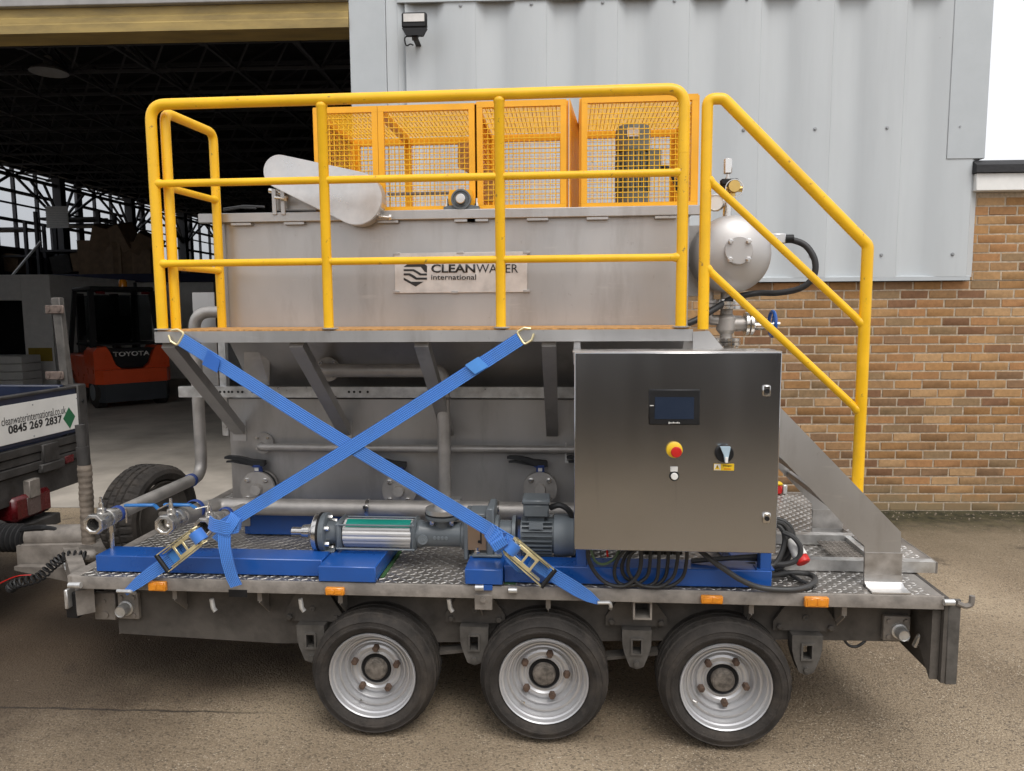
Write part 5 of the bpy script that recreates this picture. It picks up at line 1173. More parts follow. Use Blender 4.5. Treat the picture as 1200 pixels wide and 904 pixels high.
MB().lathe([(.092, 0), (.094, .01), (.094, .055), (.090, .065), (.09, .085), (.07, .10), (.0, .10)], (xm1 + .001, PY, MZ), ax_, 32).build('fan_cowl', GREYL, mo)
a, b = at(613, 586, PY - .06), at(643, 607, PY - .06)
MB().box((a.x, PY - .06, b.z), (b.x, PY + .06, a.z - .022), .006).box((a.x - .005, PY - .065, a.z - .0215), (b.x + .005, PY + .065, a.z), .006).box((a.x + .02, PY - .04, MZ + .07), (b.x - .02, PY + .04, b.z + .001)).build('terminal_box', GREY, mo)
a = at(628, 618, PY - .1); MB().box((a.x - .03, PY - .094, a.z - .012), (a.x + .03, PY - .088, a.z + .016)).build('rating_plate', GREYL, mo)
MB().tube(smooth([(b.x + .005, PY - .01, b.z + .03), (b.x + .05, PY - .02, b.z + .045), (b.x + .095, PY - .02, b.z + .01), (b.x + .115, PY, b.z - .08), (b.x + .11, PY + .02, b.z - .2)]), .013, 8).build('motor_cable', BLK, mo)

# pipe runs
PX1_, PX2_, PX3_ = at(118, 611, .08).x, at(200, 612, .12).x, at(245, 615, .16).x
pz1, pz2, pz3 = at(118, 611, .08).z, at(200, 612, .12).z, at(245, 615, .16).z
y1_ = atx(237, 562, PX1_).y; y2_ = atx(254, 592, PX2_).y; y3_ = y2_ - .02
r1_ = .030
zt1 = atx(232, 366, PX1_).z
t = thing('inlet_pipe', 'long bent stainless pipe running back from the left valve and up to the tank end', 'pipe', (PX1_, .5, pz1))
MB().tube(fillet([(PX1_, .16, pz1), (PX1_, y1_, pz1), (PX1_, y1_, zt1), (TX0 + .01, y1_, zt1)], .10, 8), r1_ + .002, 18).build('pipe_run', PIPE, t)
def wband(t, p, ax2, r): MB().lathe([(r, -.012), (r + .004, -.010), (r + .004, .010), (r, .012)], p, ax2, 18, cap=False).build('clamp_band', CLAMP, t)
def ubolt(t, p, r):
    MB().box((p[0] - .008, p[1] - .008, p[2] - r - .09), (p[0] + .008, p[1] + .008, p[2] - r - .002)).lathe([(.014, 0), (.014, .02)], (p[0], p[1], p[2] - r - .03), (0, 0, 1), 6).build('clamp_stud', CHROME, t)
for yy in (.20, y1_ - .12): wband(t, (PX1_, yy, pz1), (0, 1, 0), r1_ + .003); 
MB().tube([(PX1_ + .035, .21, pz1 - .045), (PX1_ + .035, .21, pz1 + .02)], .006, 6).build('clamp_screw', CHROME, t)
MB().cyl((PX1_ + .0, .15, ZB), (PX1_, .15, pz1 - .035), .010, 8).lathe([(.016, .0), (.016, .03)], (PX1_, .15, pz1 - .07), (0, 0, 1), 6).build('support_stud', CHROME, t)
t = thing('manifold_pipe', 'stainless manifold pipe bending out to the middle valve and running behind the pump', 'pipe', (-.8, y2_, pz2))
MR = (at(400, 585.5, y2_).z - at(400, 605, y2_).z) / 2; zm = at(400, 595.5, y2_).z
MB().tube(fillet([(PX2_, .20, pz2), (PX2_, y2_, zm), (.50, y2_, zm)], .07, 8), MR, 20).build('pipe_run', PIPE, t)
wband(t, (PX2_, .33, pz2 - .002), (0, 1, 0), MR + .002)
for px in (432, 583):
    x_ = at(px, 595, y2_).x
    MB().lathe([(MR + .001, -.010), (MR + .005, -.009), (MR + .005, .009), (MR + .001, .010)], (x_, y2_, zm), (1, 0, 0), 20, cap=False).box((x_ - .014, y2_ - MR - .016, zm + MR * .2), (x_ + .014, y2_ - MR - .003, zm + MR * .75), .003).box((x_ - .016, y2_ - .012, zm - MR - .05), (x_ + .016, y2_ + .012, zm - MR - .004), .003).build('pipe_clip', CHROME, t)
t = thing('drain_pipe', 'short stainless pipe behind the right ball valve under the strap', 'pipe', (PX3_, .4, pz3))
MB().tube([(PX3_, .22, pz3), (PX3_, y2_ - MR * .8, zm - .004)], .030, 18).build('pipe_run', PIPE, t)
wband(t, (PX3_, .32, pz3), (0, 1, 0), .032)
def ball_valve(label, x, y, z, lever=None, open_=True):
    t = thing('ball_valve', label, 'valve', (x, y, z), group='ball valves on the left skid')
    MB().lathe([(.030, .0), (.034, -.002), (.044, .0), (.046, .004), (.046, .028), (.040, .032)], (x, y - .055, z), (0, 1, 0), 8, phase=.5, cap=False).build('hex_end', VALV, t, angle=20)
    MB().lathe([(.038, .03), (.041, .045), (.041, .085), (.037, .095), (.040, .10), (.040, .125), (.034, .13), (.034, .16)], (x, y - .055, z), (0, 1, 0), 24, cap=False).build('valve_body', VALV, t)
    MB().lathe([(.031, .002), (.029, .004), (.028, .055)], (x, y - .055, z), (0, 1, 0), 24, cap=False).build('bore', VALV, t)
    if open_: MB().lathe([(.0285, .05), (0, .0505)], (x, y - .055, z), (0, 1, 0), 24).build('bore_end', BLKP, t)
    else: MB().lathe([(.0, -.0), (.014, .003), (.025, .013), (.028, .024)], (x, y - .027, z), (0, 1, 0), 24).build('ball', VALV, t)
    MB().lathe([(.020, 0), (.018, .02), (.010, .024), (.010, .045), (.006, .046), (.006, .07)], (x, y + .01, z + .036), (0, 0, 1), 12).build('stem', VALV, t)
    if lever:
        p0, p1, p2 = lever
        MB().bar(V((x, y + .01, z + .085)), p0, .020, .004).build('lever_arm', VALV, t)
        lv = MB().bar(p1, p2, .022, .012, bev=.004).bar(p0, p1, .020, .005); lv.build('lever_grip', LEV, t)
ball_valve('open steel ball valve with no lever at the far left skid corner', PX1_, .08, pz1, None, True)
q0, q1, q2 = at(186, 597, .15), at(181, 592, .15), at(146, 592.5, .15)
ball_valve('steel ball valve in the middle with its blue lever pointing left', PX2_, .12, pz2, (q0, q1, q2), False)
q0, q1, q2 = at(230, 596, .19), at(224, 592, .19), at(192, 591.5, .19)
ball_valve('steel ball valve nearest the strap knot with its blue lever pointing left', PX3_, .16, pz3, (q0, q1, q2), True)
# upper sludge pipe with vertical drop
yv = .58
t = thing('sludge_pipe', 'stainless pipe from a round flange on the hopper turning down to the pump line', 'pipe', (-.8, yv, 1.5))
zt_p = at(450, 434.5, yv).z; rv = (at(528, 520, yv).x - at(513, 520, yv).x) / 2; xv = at(520.5, 520, yv).x
xf = at(384, 433, .70).x
MB().tube(fillet([(xf, .78, zt_p), (xf, yv, zt_p), (xv, yv, zt_p), (xv, yv, zm + .03)], .055, 8), rv, 18).build('pipe_run', PIPE, t)
fc = at(384, 433, .70); fr_ = .062
f_ = MB().lathe([(fr_, 0), (fr_, .014)], fc, (0, 1, 0), 28).build('flange', PIPE, t)
b_ = MB(); bolts(b_, fc, (0, -1, 0), fr_ * .75, 4, .011, .012); b_.build('flange_bolt', CHROME, f_, kind='stuff')
p = at(521, 467, yv); MB().lathe([(rv + .001, -.006), (rv + .005, -.005), (rv + .005, .005), (rv + .001, .006)], (xv, yv, p.z), (0, 0, 1), 18, cap=False).build('pipe_ring', GALVD, t)
MB().box((at(526, 588, yv).x, yv - .03, at(526, 588, yv).z), (at(540, 588, yv).x, yv + .03, at(540, 584, yv).z)).build('tee_plate', TANK, t)
t = thing('spray_pipe', 'thin stainless pipe along the lower tank panel with a round flange at its left end', 'pipe', (-.9, .7, 1.1))
yz = .70; rz_ = (at(450, 521, yz).z - at(450, 530, yz).z) / 2; zz = at(450, 525.5, yz).z; xf = at(307, 519, .74).x
MB().tube(fillet([(xf, .758, zz), (xf, yz, zz), (.12, yz, zz)], .03, 6), rz_, 14).build('pipe_run', PIPE, t)
fc = at(308, 519.5, .742); f_ = MB().lathe([(.056, 0), (.056, .014)], fc, (0, 1, 0), 28).build('flange', PIPE, t)
b_ = MB(); bolts(b_, fc, (0, -1, 0), .042, 4, .009, .010); b_.build('flange_bolt', CHROME, f_, kind='stuff')
p = at(663, 526, yz); MB().box((p.x - .004, yz - .02, p.z - .07), (p.x + .02, .758, p.z - .06)).box((p.x - .004, yz - .012, p.z - .06), (p.x + .004, yz + .005, p.z + .03)).build('pipe_hook', GALV, t)
# butterfly valves along the foot of the tank
def butterfly(label, px, py, swing=1):
    c = at(px, py, .69); rr = (at(px + 20, py, .69) - c).length
    t = thing('butterfly_valve', label, 'valve', c, group='butterfly valves along the tank foot')
    fl_ = MB().lathe([(rr * .3, -.035), (rr * .35, -.01), (rr, -.006), (rr, .010)], c, (0, 1, 0), 32).build('flange', PIPE, t)
    b_ = MB()
    for k in range(4): an = math.pi / 4 + k * math.pi / 2; b_.lathe([(.014, 0), (.014, .010), (.008, .012)], c + V((math.cos(an) * rr * .74, -.007, math.sin(an) * rr * .74)), (0, -1, 0), 6)
    b_.build('flange_bolt', CHROME, fl_, kind='stuff')
    MB().lathe([(rr * .95, .0105), (rr * .95, .04)], c, (0, 1, 0), 32).build('valve_body', BLKP, t)
    MB().lathe([(rr * .98, .0405), (rr * .98, .055)], c, (0, 1, 0), 32).lathe([(rr * .6, .056), (rr * .6, .075)], c, (0, 1, 0), 24).build('rear_flange', PIPE, t)
    top = c + V((0, .02, rr))
    MB().lathe([(.022, -.01), (.020, .02), (.034, .024), (.034, .036)], top, (0, 0, 1), 16).build('neck', CLAMP, t)
    MB().box(top + V((-.010, -.026, .004)), top + V((.010, -.020, .022))).build('neck_tag', SIGNW, t)
    hb = top + V((0, 0, .040)); u = V((-1, -.15, 0)).normalized(); v_ = V((.15, -1, 0)).normalized()
    hd = MB()
    def blade(z0, prof):
        n = len(prof); vs = []
        for (s_, wd, zz, th) in prof:
            p = hb + u * s_ + V((0, 0, zz + z0)); vs += [p - v_ * wd - V((0, 0, th)), p + v_ * wd - V((0, 0, th)), p + v_ * wd * .8 + V((0, 0, th)), p - v_ * wd * .8 + V((0, 0, th))]
        fs = [(i * 4 + k, i * 4 + (k + 1) % 4, (i + 1) * 4 + (k + 1) % 4, (i + 1) * 4 + k) for i in range(n - 1) for k in range(4)] + [(0, 1, 2, 3), tuple((n - 1) * 4 + k for k in range(4))]
        hd.add(vs, fs)
    blade(0, [(-.035, .03, .0, .012), (.03, .03, .006, .014), (.06, .022, .018, .012), (.10, .018, .030, .010), (.15, .018, .036, .008), (.168, .013, .034, .005)])
    blade(0, [(.02, .012, -.008, .006), (.08, .012, .004, .006), (.13, .012, .014, .005), (.16, .010, .012, .004)])
    hd.build('lever', BLKP, t)
butterfly('butterfly valve with black lever behind the left strap leg', 302, 573)
butterfly('butterfly valve half hidden by the strap left of the upright pipe', 468, 575)
butterfly('butterfly valve with black lever above the pump motor', 633, 573)
butterfly('butterfly valve hidden by the cabinet with only its lever tip showing', 703, 573)

# control cabinet
CY = -.12; ca, cb_ = at(673, 412, CY), at(912, 651, CY); cx0, cx1 = ca.x, cb_.x - .008; cz1 = (at(673, 412.5, CY).z + at(912, 413.5, CY).z) / 2; cz0 = (at(673, 643, CY).z + at(911, 651, CY).z) / 2
cb = thing('control_cabinet', 'brushed stainless control cabinet with a dark touch screen and red stop button', 'cabinet', ((cx0 + cx1) / 2, 0, cz0))
MB().box((cx0 + .004, CY + .022, cz0 + .004), (cx1 - .004, .082, cz1 - .006), .004).build('housing', CAB, cb)
MB().box((cx0, CY, cz0), (cx1, CY + .020, cz1), .004).build('door', CAB, cb)
dr = bpy.data.objects['door.001'] if False else None
MB().box((cx0 - .006, CY + .0225, cz1 - .005), (cx1 + .006, .09, cz1 + .002), .002).build('rain_lip', CABE, cb)
for py in (458, 607):
    c = at(898, py, CY); l_ = MB().box((c.x - .015, CY - .010, c.z - .021), (c.x + .015, CY - .0005, c.z + .021), .004).build('door_lock', CHROME, cb)
    MB().lathe([(.009, 0), (.009, .004), (.006, .0045), (0, .002)], (c.x, CY - .0102, c.z), (0, -1, 0), 14).build('key_slot', BLKP, l_)
a, b = at(761, 457, CY - .01), at(820, 498.5, CY - .01)
pn = MB().box((a.x, CY - .010, b.z), (b.x, CY - .0005, a.z), .003).build('touch_panel', BLKP, cb)
a, b = at(767.5, 465.5, CY - .011), at(813, 491.5, CY - .011); MB().box((a.x, CY - .0112, b.z), (b.x, CY - .0102, a.z)).build('screen', SCREEN, pn)
a, b, c = at(783.5, 497, CY - .0108), at(797, 497, CY - .0108), at(783.5, 494.6, CY - .0108)
mk = MB(); q = (b - a).length / 8
for k in range(8): mk.box((a.x + k * q, CY - .0112, a.z + (.002 if k else 0)), (a.x + k * q + q * .72, CY - .0106, c.z - (.002 if k % 3 else 0)))
mk.build('maker_mark', SIGNW, pn, kind='stuff')
MB().box(at(761.5, 475, CY - .0106), at(766, 476, CY - .0102)).build('scratch', SIGNW, pn)
c = at(790, 527, CY); es = MB().lathe([(.030, 0), (.031, .004), (.030, .014), (.026, .017)], c, (0, -1, 0), 28).build('stop_collar', EYEL, cb)
MB().lathe([(.010, .016), (.012, .028), (.019, .031), (.021, .038), (.018, .044), (0, .046)], c + V((.003, 0, -.003)), (0, -1, 0), 24).build('stop_button', RED, es)
a, b = at(785.5, 547, CY), at(794, 553, CY); MB().box((a.x, CY - .004, b.z), (b.x, CY - .0005, a.z), .001).build('button_label', SIGNW, cb)
c = at(790, 558, CY); MB().lathe([(.019, 0), (.019, .004), (.015, .005)], c, (0, -1, 0), 24).build('button_ring', BLKP, cb); MB().lathe([(.0135, 0), (.0135, .010), (.012, .012), (0, .012)], c, (0, -1, 0), 24).build('push_button', WHT, cb)
c = at(848.5, 531.5, CY); sw = MB().lathe([(.034, 0), (.034, .012), (.031, .016), (0, .016)], c, (0, -1, 0), 32).build('rotary_switch', BLKP, cb)
g_ = lambda u, v_: c + V((u, -.0165, v_))
MB().slab([g_(-.020, .030), g_(.018, .030), g_(.012, -.002), g_(.008, -.028), g_(-.002, -.028), g_(-.006, -.002)], (0, -.014, 0)).build('switch_grip', LBLUE, sw)
MB().slab([g_(-.002, -.008) + V((0, -.0145, 0)), g_(.008, -.008) + V((0, -.0145, 0)), g_(.008, -.029) + V((0, -.0145, 0)), g_(-.002, -.029) + V((0, -.0145, 0))], (0, -.004, 0)).build('grip_tip', WHT, sw)
a, b = at(836.5, 543.5, CY), at(860, 551.5, CY); wl_ = MB().box((a.x, CY - .0025, b.z), (b.x, CY - .0004, a.z)).build('warning_label', EYEL, cb)
MB().box((a.x + .001, CY - .0032, b.z + .001), (a.x + (b.x - a.x) * .34, CY - .0026, a.z - .001)).build('label_field', SIGNW, wl_)
mz_ = (a.z + b.z) / 2; tx = a.x + (b.x - a.x) * .17
MB().slab([(tx - .010, CY - .0036, mz_ - .009), (tx + .010, CY - .0036, mz_ - .009), (tx, CY - .0036, mz_ + .010)], (0, .0003, 0)).build('warning_triangle', EYEL, wl_)
MB().slab([(tx - .0015, CY - .0040, mz_ + .006), (tx + .0025, CY - .0040, mz_ + .006), (tx, CY - .0040, mz_ + .0), (tx + .002, CY - .004, mz_ + .0), (tx - .002, CY - .004, mz_ - .008), (tx - .0005, CY - .004, mz_ - .0015), (tx - .003, CY - .004, mz_ - .0015)], (0, .0003, 0)).build('bolt_symbol', PRT, wl_)
text('lettering', 'Danger', (a.x + (b.x - a.x) * .45, CY - .0026, mz_ + .001), (1, 0, 0), (0, 0, 1), (b.x - a.x) * .45, .008, PRT, wl_, .01, .0006)
MB().box((a.x + (b.x - a.x) * .50, CY - .0032, mz_ - .0085), (a.x + (b.x - a.x) * .84, CY - .0026, mz_ - .0055)).build('small_print', RED, wl_)
# cables under the cabinet
cbz = cz0
t = thing('cable_loops', 'row of black cables looping down under the cabinet onto the deck edge', 'cables', (at(740, 670, -.01).x, -.01, ZD))
def P4(u, v_, y): return at(660 + u / 4, 620 + v_ / 4, y)
loops = [[(115, 90), (118, 140), (150, 205), (205, 255), (280, 268), (335, 235), (362, 180), (366, 95)], [(300, 90), (262, 130), (240, 190), (252, 245), (300, 266), (360, 250), (400, 205), (410, 95)],
         [(320, 92), (290, 130), (275, 180), (290, 225), (330, 250)], [(350, 92), (318, 120), (303, 165), (312, 215), (350, 255), (395, 268), (440, 230), (450, 95)], [(330, 262), (420, 268), (475, 230), (490, 160), (494, 92)],
         [(380, 268), (455, 270), (515, 225), (535, 150), (538, 92)], [(420, 270), (500, 268), (560, 225), (578, 150), (580, 92)]]
for i, lp_ in enumerate(loops):
    yv_ = [-.012, .0, .012, -.006, .006, -.012, .0][i]
    MB().tube(smooth([P4(u, v_, yv_) for u, v_ in lp_], 7), .0075 if i else .0085, 8).build('cable', BLK, t)
MB().tube(smooth([P4(130, 95, .02), P4(150, 150, .01), P4(190, 165, .01), P4(240, 140, .02), P4(265, 92, .03)], 7), .006, 6).build('earth_cable', mat('green_earth_cable', (.10, .16, .08), .5), t)
MB().tube(smooth([P4(205, 92, .03), P4(208, 130, .03)], 4), .005, 6).build('red_wire', RED, t)
for k in range(9):
    u = 370 + k * 22; MB().cyl(P4(u, 86, .02) , P4(u, 118, .02), .011, 8).build('cable_gland', BLKP, t)
t = thing('supply_cable', 'thick dark grey supply cable sagging from the cabinet and curling on the tread plate', 'cable', (at(900, 690, -.01).x, 0, ZD))
cabm = mat('dark_grey_cable', (.045, .045, .045), .5, var=.1)
pts_ = [P4(640, 100, .03), P4(700, 150, -.01), P4(760, 192, -.02), P4(830, 238, -.02), P4(910, 272, -.01)] + [atz(660 + u / 4, 620 + v_ / 4, ZD + .018) for u, v_ in ((990, 283), (1080, 284), (1150, 268), (1182, 238), (1160, 215), (1100, 206), (1040, 208), (990, 215), (930, 210))]
MB().tube(smooth(pts_, 8), .0115, 10).build('cable_run', cabm, t)
MB().tube(smooth([atz(660 + u / 4, 620 + v_ / 4, ZD + .012) for u, v_ in ((985, 180), (1040, 200), (1100, 235), (1180, 272))], 6), .008, 8).build('cable_tail', cabm, t)
for j, (u0, v0, u1, v1, y_) in enumerate(((600, 150, 910, 128, .10), (620, 168, 900, 165, .12), (640, 158, 920, 148, .16), (610, 175, 915, 155, .2))):
    MB().tube(smooth([P4(u0, v0, y_), P4((u0 + u1) / 2, (v0 + v1) / 2 + 12 * (j % 2), y_), P4(u1, v1, y_)], 8), .011, 8).build('cable_bundle', cabm, t)
t = thing('cable_coil', 'hanging coil of dark grey cable at the right edge of the cabinet', 'cable coil', at(915, 645, .15))
for k in range(6):
    c = at(903 + k * 1.2, 638, .13 + .012 * k); ry, rz2 = .055 + .006 * (k % 3), .085 + .010 * (k % 2) + .003 * k
    MB().tube([c + V((ry * math.cos(a) + .01 * math.sin(2 * a), .02 * math.sin(a + k), rz2 * math.sin(a))) for a in [2 * math.pi * i / 26 for i in range(26)]], .0095, 8, True).build('cable_turn', cabm, t)
MB().tube(smooth([at(918, 624, .12), at(930, 630, .10), at(938, 642, .09), at(935, 655, .09), at(922, 661, .1), at(905, 661, .12)], 8), .011, 8).build('cable_end', cabm, t)
c0, c1 = at(927, 632, .16), at(940, 656, .10)
t = thing('power_plug', 'white and red industrial plug lying against the galvanised ramp', 'plug', c1)
d_ = (c1 - c0); MB().lathe([(.016, 0), (.026, .02), (.031, d_.length * .8), (.029, d_.length * .85)], c0, d_, 18).build('plug_body', WHT, t)
MB().lathe([(.026, 0), (.029, .004), (.029, .026), (.024, .03), (0, .03)], c0 + d_ * .86, d_, 18).build('plug_collar', RED, t)
# galvanised ramp lying behind the stair foot
t = thing('galvanised_ramp', 'galvanised loading ramp frame lying on the deck behind the stair foot', 'ramp', (1.2, .4, ZD))
RZ0_, RZ1_ = ZD + .004, ZD + .052
MB().prism([(.255, RZ0_), (.255, RZ1_), (.30, RZ1_), (.30, RZ1_ - .005), (.261, RZ1_ - .005), (.261, RZ0_ + .005), (.30, RZ0_ + .005), (.30, RZ0_)], 'x', .84, 1.575).build('front_channel', GALV, t)
MB().prism([(.615, RZ0_), (.615, RZ1_), (.66, RZ1_), (.66, RZ1_ - .005), (.621, RZ1_ - .005), (.621, RZ0_ + .005), (.66, RZ0_ + .005), (.66, RZ0_)], 'x', .84, 1.575).build('rear_channel', GALV, t)
MB().box((1.5755, .253, RZ0_ - .002), (1.582, .78, RZ1_)).build('end_plate', GALVD, t)
MB().box((1.33, .3005, RZ0_ + .004), (1.36, .6145, RZ1_ - .006)).build('cross_bar', GALV, t)
wire_panel((1.19, .302, RZ0_ + .02), (1, 0, 0), (0, 1, 0), .135, .31, .022, .003).build('mesh_infill', GALVD, t, kind='stuff')
MB().box((1.36, .301, RZ1_ - .005), (1.575, .86, RZ1_ - .001)).build('tread_plate', TRD, t)
lg = MB()
for i in range(6):
    for j in range(14): add_lug(lg, 1.378 + i * pt, .32 + j * pt, RZ1_ - .001, R(38) if (i + j) % 2 else R(-38))
lg.build('tread_lug', LUG, t, kind='stuff', angle=15)
p = at(913, 577, 1.58)
t = thing('lamp_board', 'small red and yellow tail lamp unit at the far deck edge right of the cabinet', 'lamp unit', p)
MB().box((p.x - .05, 1.58, ZD + .004), (p.x + .02, 1.62, p.z + .04), .008).build('red_lens', RED, t)
MB().box((p.x - .05, 1.575, p.z + .041), (p.x + .02, 1.62, p.z + .06), .006).build('yellow_lens', EYEL, t)
MB().box((p.x + .021, 1.58, ZD + .004), (p.x + .05, 1.61, p.z + .045), .006).build('lamp_bracket', GALV, t)

# ================================================================== RATCHET STRAPS
def ats(px, py, o=0): n = V((0, 1, -.1085)); return hp(px, py, n, n.dot(V((0, -.028 - o, .66))))
SWD = .056
def wvec(a, b, wd=SWD):
    d_ = (b - a).normalized(); n = V((0, -1, .1085)).normalized(); return d_.cross(n).normalized() * wd
def tri_hook(t, c, dirv, nm='claw_hook'):
    d_ = dirv.normalized(); n = V((0, -1, .1085)).normalized(); s_ = d_.cross(n).normalized()
    pts = [c + s_ * .030 - d_ * .0, c - s_ * .030, c - d_ * .045 - s_ * .012 + n * .0, c - d_ * .062 - n * .016, c - d_ * .045 + s_ * .012]
    m_ = MB().tube(fillet([pts[2] - d_ * .012, pts[2] + d_ * .01 - s_ * .018, pts[1], pts[0], pts[4] + d_ * .01 + s_ * .018, pts[4] - d_ * .012], .012, 4), .0048, 8)
    return m_.build(nm, ZINC, t)
def ratchet(t, c, d_, flip=1):
    """ratchet buckle lying along direction d_ (towards the hook end)"""
    d_ = d_.normalized(); n = V((0, -1, .1085)).normalized(); s_ = d_.cross(n).normalized()
    c = c + n * .022
    fr_ = MB()
    for q in (-1, 1): fr_.obox(c + s_ * q * .033 + d_ * .02, d_, n, s_, .095, .017, .002, .001); 
    for q in (-1, 1): fr_.obox(c + s_ * q * .026 + d_ * .012 + n * .016, d_, s_, n, .050, .007, .002, .001)
    for q in (-.034, .012, .056): fr_.obox(c + d_ * q + n * .0165, d_, s_, n, .005, .030, .002, .001)
    fr_.build('buckle_frame', ZINC, t)
    MB().cyl(c - s_ * .04 - d_ * .052, c + s_ * .04 - d_ * .052, .014, 12).build('spool', ZINC, t)
    wz = MB()
    for q in (-1, 1): wz.lathe([(.022, 0), (.022, .004)], c + s_ * q * .038 - d_ * .052 - s_ * .002, s_, 12, lambda i, k: 1 if k % 2 else .84)
    wz.build('ratchet_wheel', ZINC, t)
    h = MB()
    for q in (-1, 1): h.bar(c + s_ * q * .040 - d_ * .05 + n * .006, c + s_ * q * .043 + d_ * .135 + n * .022, .004, .016, n)
    h.build('handle_arm', ZINC, t)
    MB().cyl(c - s_ * .046 + d_ * .135 + n * .022, c + s_ * .046 + d_ * .135 + n * .022, .0095, 10).build('handle_grip', BLKP, t)
    MB().lathe([(.030, .0), (.030, .05)], c - d_ * .052 - s_ * .025, s_, 18).build('wound_webbing', WEB, t)
# strap from the left end of the platform down to the right
A0, A1 = ats(212, 398), ats(606, 640)
t1 = thing('ratchet_strap', 'blue ratchet strap running from the left platform corner down to the right past the pump', 'strap', A0)
dA = A1 - A0
MB().ribbon([A0.lerp(A1, k / 12) + V((0, .004 * math.sin(k * .9), -.010 * math.sin(math.pi * k / 12))) for k in range(13)], wvec(A0, A1), .003).build('webbing', WEB, t1)
tri_hook(t1, A0, dA)
kn = MB(); kc = ats(583, 628, .018)
for q in range(3): 
    o_ = kc + V((.01 * q - .01, -.012 * q, -.012 * q)); dd = (dA.normalized() * .6 + V((0, 0, -1)) * (.25 * q)).normalized(); kn.ribbon([o_ - dd * .035 + V((0, .02, 0)), o_ - dd * .015 + V((0, -.016, 0)), o_ + dd * .015 + V((0, -.016, 0)), o_ + dd * .035 + V((0, .015, 0))], wvec(o_, o_ + dd, .062), .004)
kn.build('knot', WEB, t1)
B0 = ats(640, 668, .0); B1 = ats(700, 706, -.004)
ratchet(t1, ats(613, 650, .006), B0 - A1)
MB().ribbon([ats(590, 630, .03), ats(592, 641, .035), ats(600, 655, .033), ats(612, 667, .02), ats(618, 668, .01)], wvec(ats(590, 630), ats(606, 660), .05), .003).build('loose_end', WEB, t1)
dB = B1 - ats(628, 660)
MB().ribbon([ats(622, 656, .012), ats(648, 674, .008), ats(676, 691, .002), ats(690, 699.5, 0), ats(702, 706.5, -.004)], [wvec(ats(628, 660), B1, w_) for w_ in (.056, .056, .056, .045, .018)], .005).build('lower_webbing', WEB, t1)
p = ats(706, 707); MB().tube(fillet([p + V((-.02, -.004, .004)), p + V((.03, -.006, .006)), p + V((.034, -.006, -.012)), p + V((.034, .02, -.03))], .01), .008, 8).build('deck_hook', GALV, t1)
p0 = ats(252, 425, .004); p1 = ats(263, 432, .004)
lb = MB(); u = dA.normalized(); n = V((0, -1, .1085)).normalized(); s_ = u.cross(n).normalized()
cc_ = ats(251, 425, .006); lb.slab([cc_ - u * .05 - s_ * .032, cc_ + u * .02 - s_ * .020, cc_ + u * .035 + s_ * .030, cc_ - u * .04 + s_ * .034], n * .004); lb.build('strap_label', mat('deep_blue_label', (.02, .11, .42), .5), t1)
# strap from the platform above the pump down to the left
C0, C1 = ats(610, 397, .006), ats(252, 622, .006)
t2 = thing('ratchet_strap', 'blue ratchet strap crossing from the middle platform edge down to the left deck corner', 'strap', C0)
dC = C1 - C0
MB().ribbon([C0.lerp(C1, k / 12) + V((0, .003 * math.sin(k * .8), -.008 * math.sin(math.pi * k / 12))) for k in range(13)], wvec(C0, C1), .003).build('webbing', WEB, t2)
tri_hook(t2, C0, dC)
n = V((0, -1, .1085)).normalized()
cc_ = ats(560, 428, .011); u = dC.normalized(); s_ = u.cross(n).normalized(); lb = MB().slab([cc_ - u * .035 - s_ * .028, cc_ + u * .03 - s_ * .026, cc_ + u * .045 + s_ * .028, cc_ - u * .02 + s_ * .028], n * .003); lb.build('strap_label', mat('strap_tag_blue', (.07, .26, .66), .5), t2)
kn = MB(); kc = ats(263, 619, .02)
kn.ribbon([ats(245, 612, .0), ats(250, 616, .03), ats(266, 620, .04), ats(280, 617, .02), ats(283, 612, 0)], [wvec(ats(245, 612), ats(283, 618), .055)] * 5, .004)
kn.ribbon([ats(276, 604, .02), ats(272, 612, .035), ats(262, 626, .036), ats(254, 634, .02)], [wvec(ats(276, 604), ats(254, 634), .05)] * 4, .004)
kn.build('knot', WEB, t2)
MB().ribbon([ats(263, 622, .03), ats(263, 640, .038), ats(267, 660, .03), ats(272, 677, .024), ats(277, 687, .022)], [V((.056, 0, .0)), V((.054, .0, .0)), V((.054, 0, .004)), V((.052, 0, .012)), V((.05, 0, .016))], .003).build('loose_end', WEB, t2)
D0, D1 = ats(222, 637, .004), ats(152, 692, -.004)
ratchet(t2, ats(225, 636, .008), D1 - D0)
MB().ribbon([ats(218, 642, .01), ats(200, 656, .008), ats(178, 671, .002), ats(163, 682, 0), ats(147, 695, -.004)], [wvec(D0, D1, w_) for w_ in (.058, .058, .056, .048, .026)], .005).build('lower_webbing', WEB, t2)
cc_ = ats(206, 651, .016); u = (D1 - D0).normalized(); s_ = u.cross(n).normalized(); MB().slab([cc_ - u * .03 - s_ * .024, cc_ + u * .025 - s_ * .024, cc_ + u * .025 + s_ * .024, cc_ - u * .03 + s_ * .024], n * .003).build('strap_label', mat('strap_patch', (.06, .24, .64), .5), t2)
p = ats(146, 694); MB().tube(fillet([p + V((-.03, -.004, .006)), p + V((.03, -.006, .006)), p + V((.034, .02, -.012))], .01), .008, 8).build('deck_hook', GALV, t2)

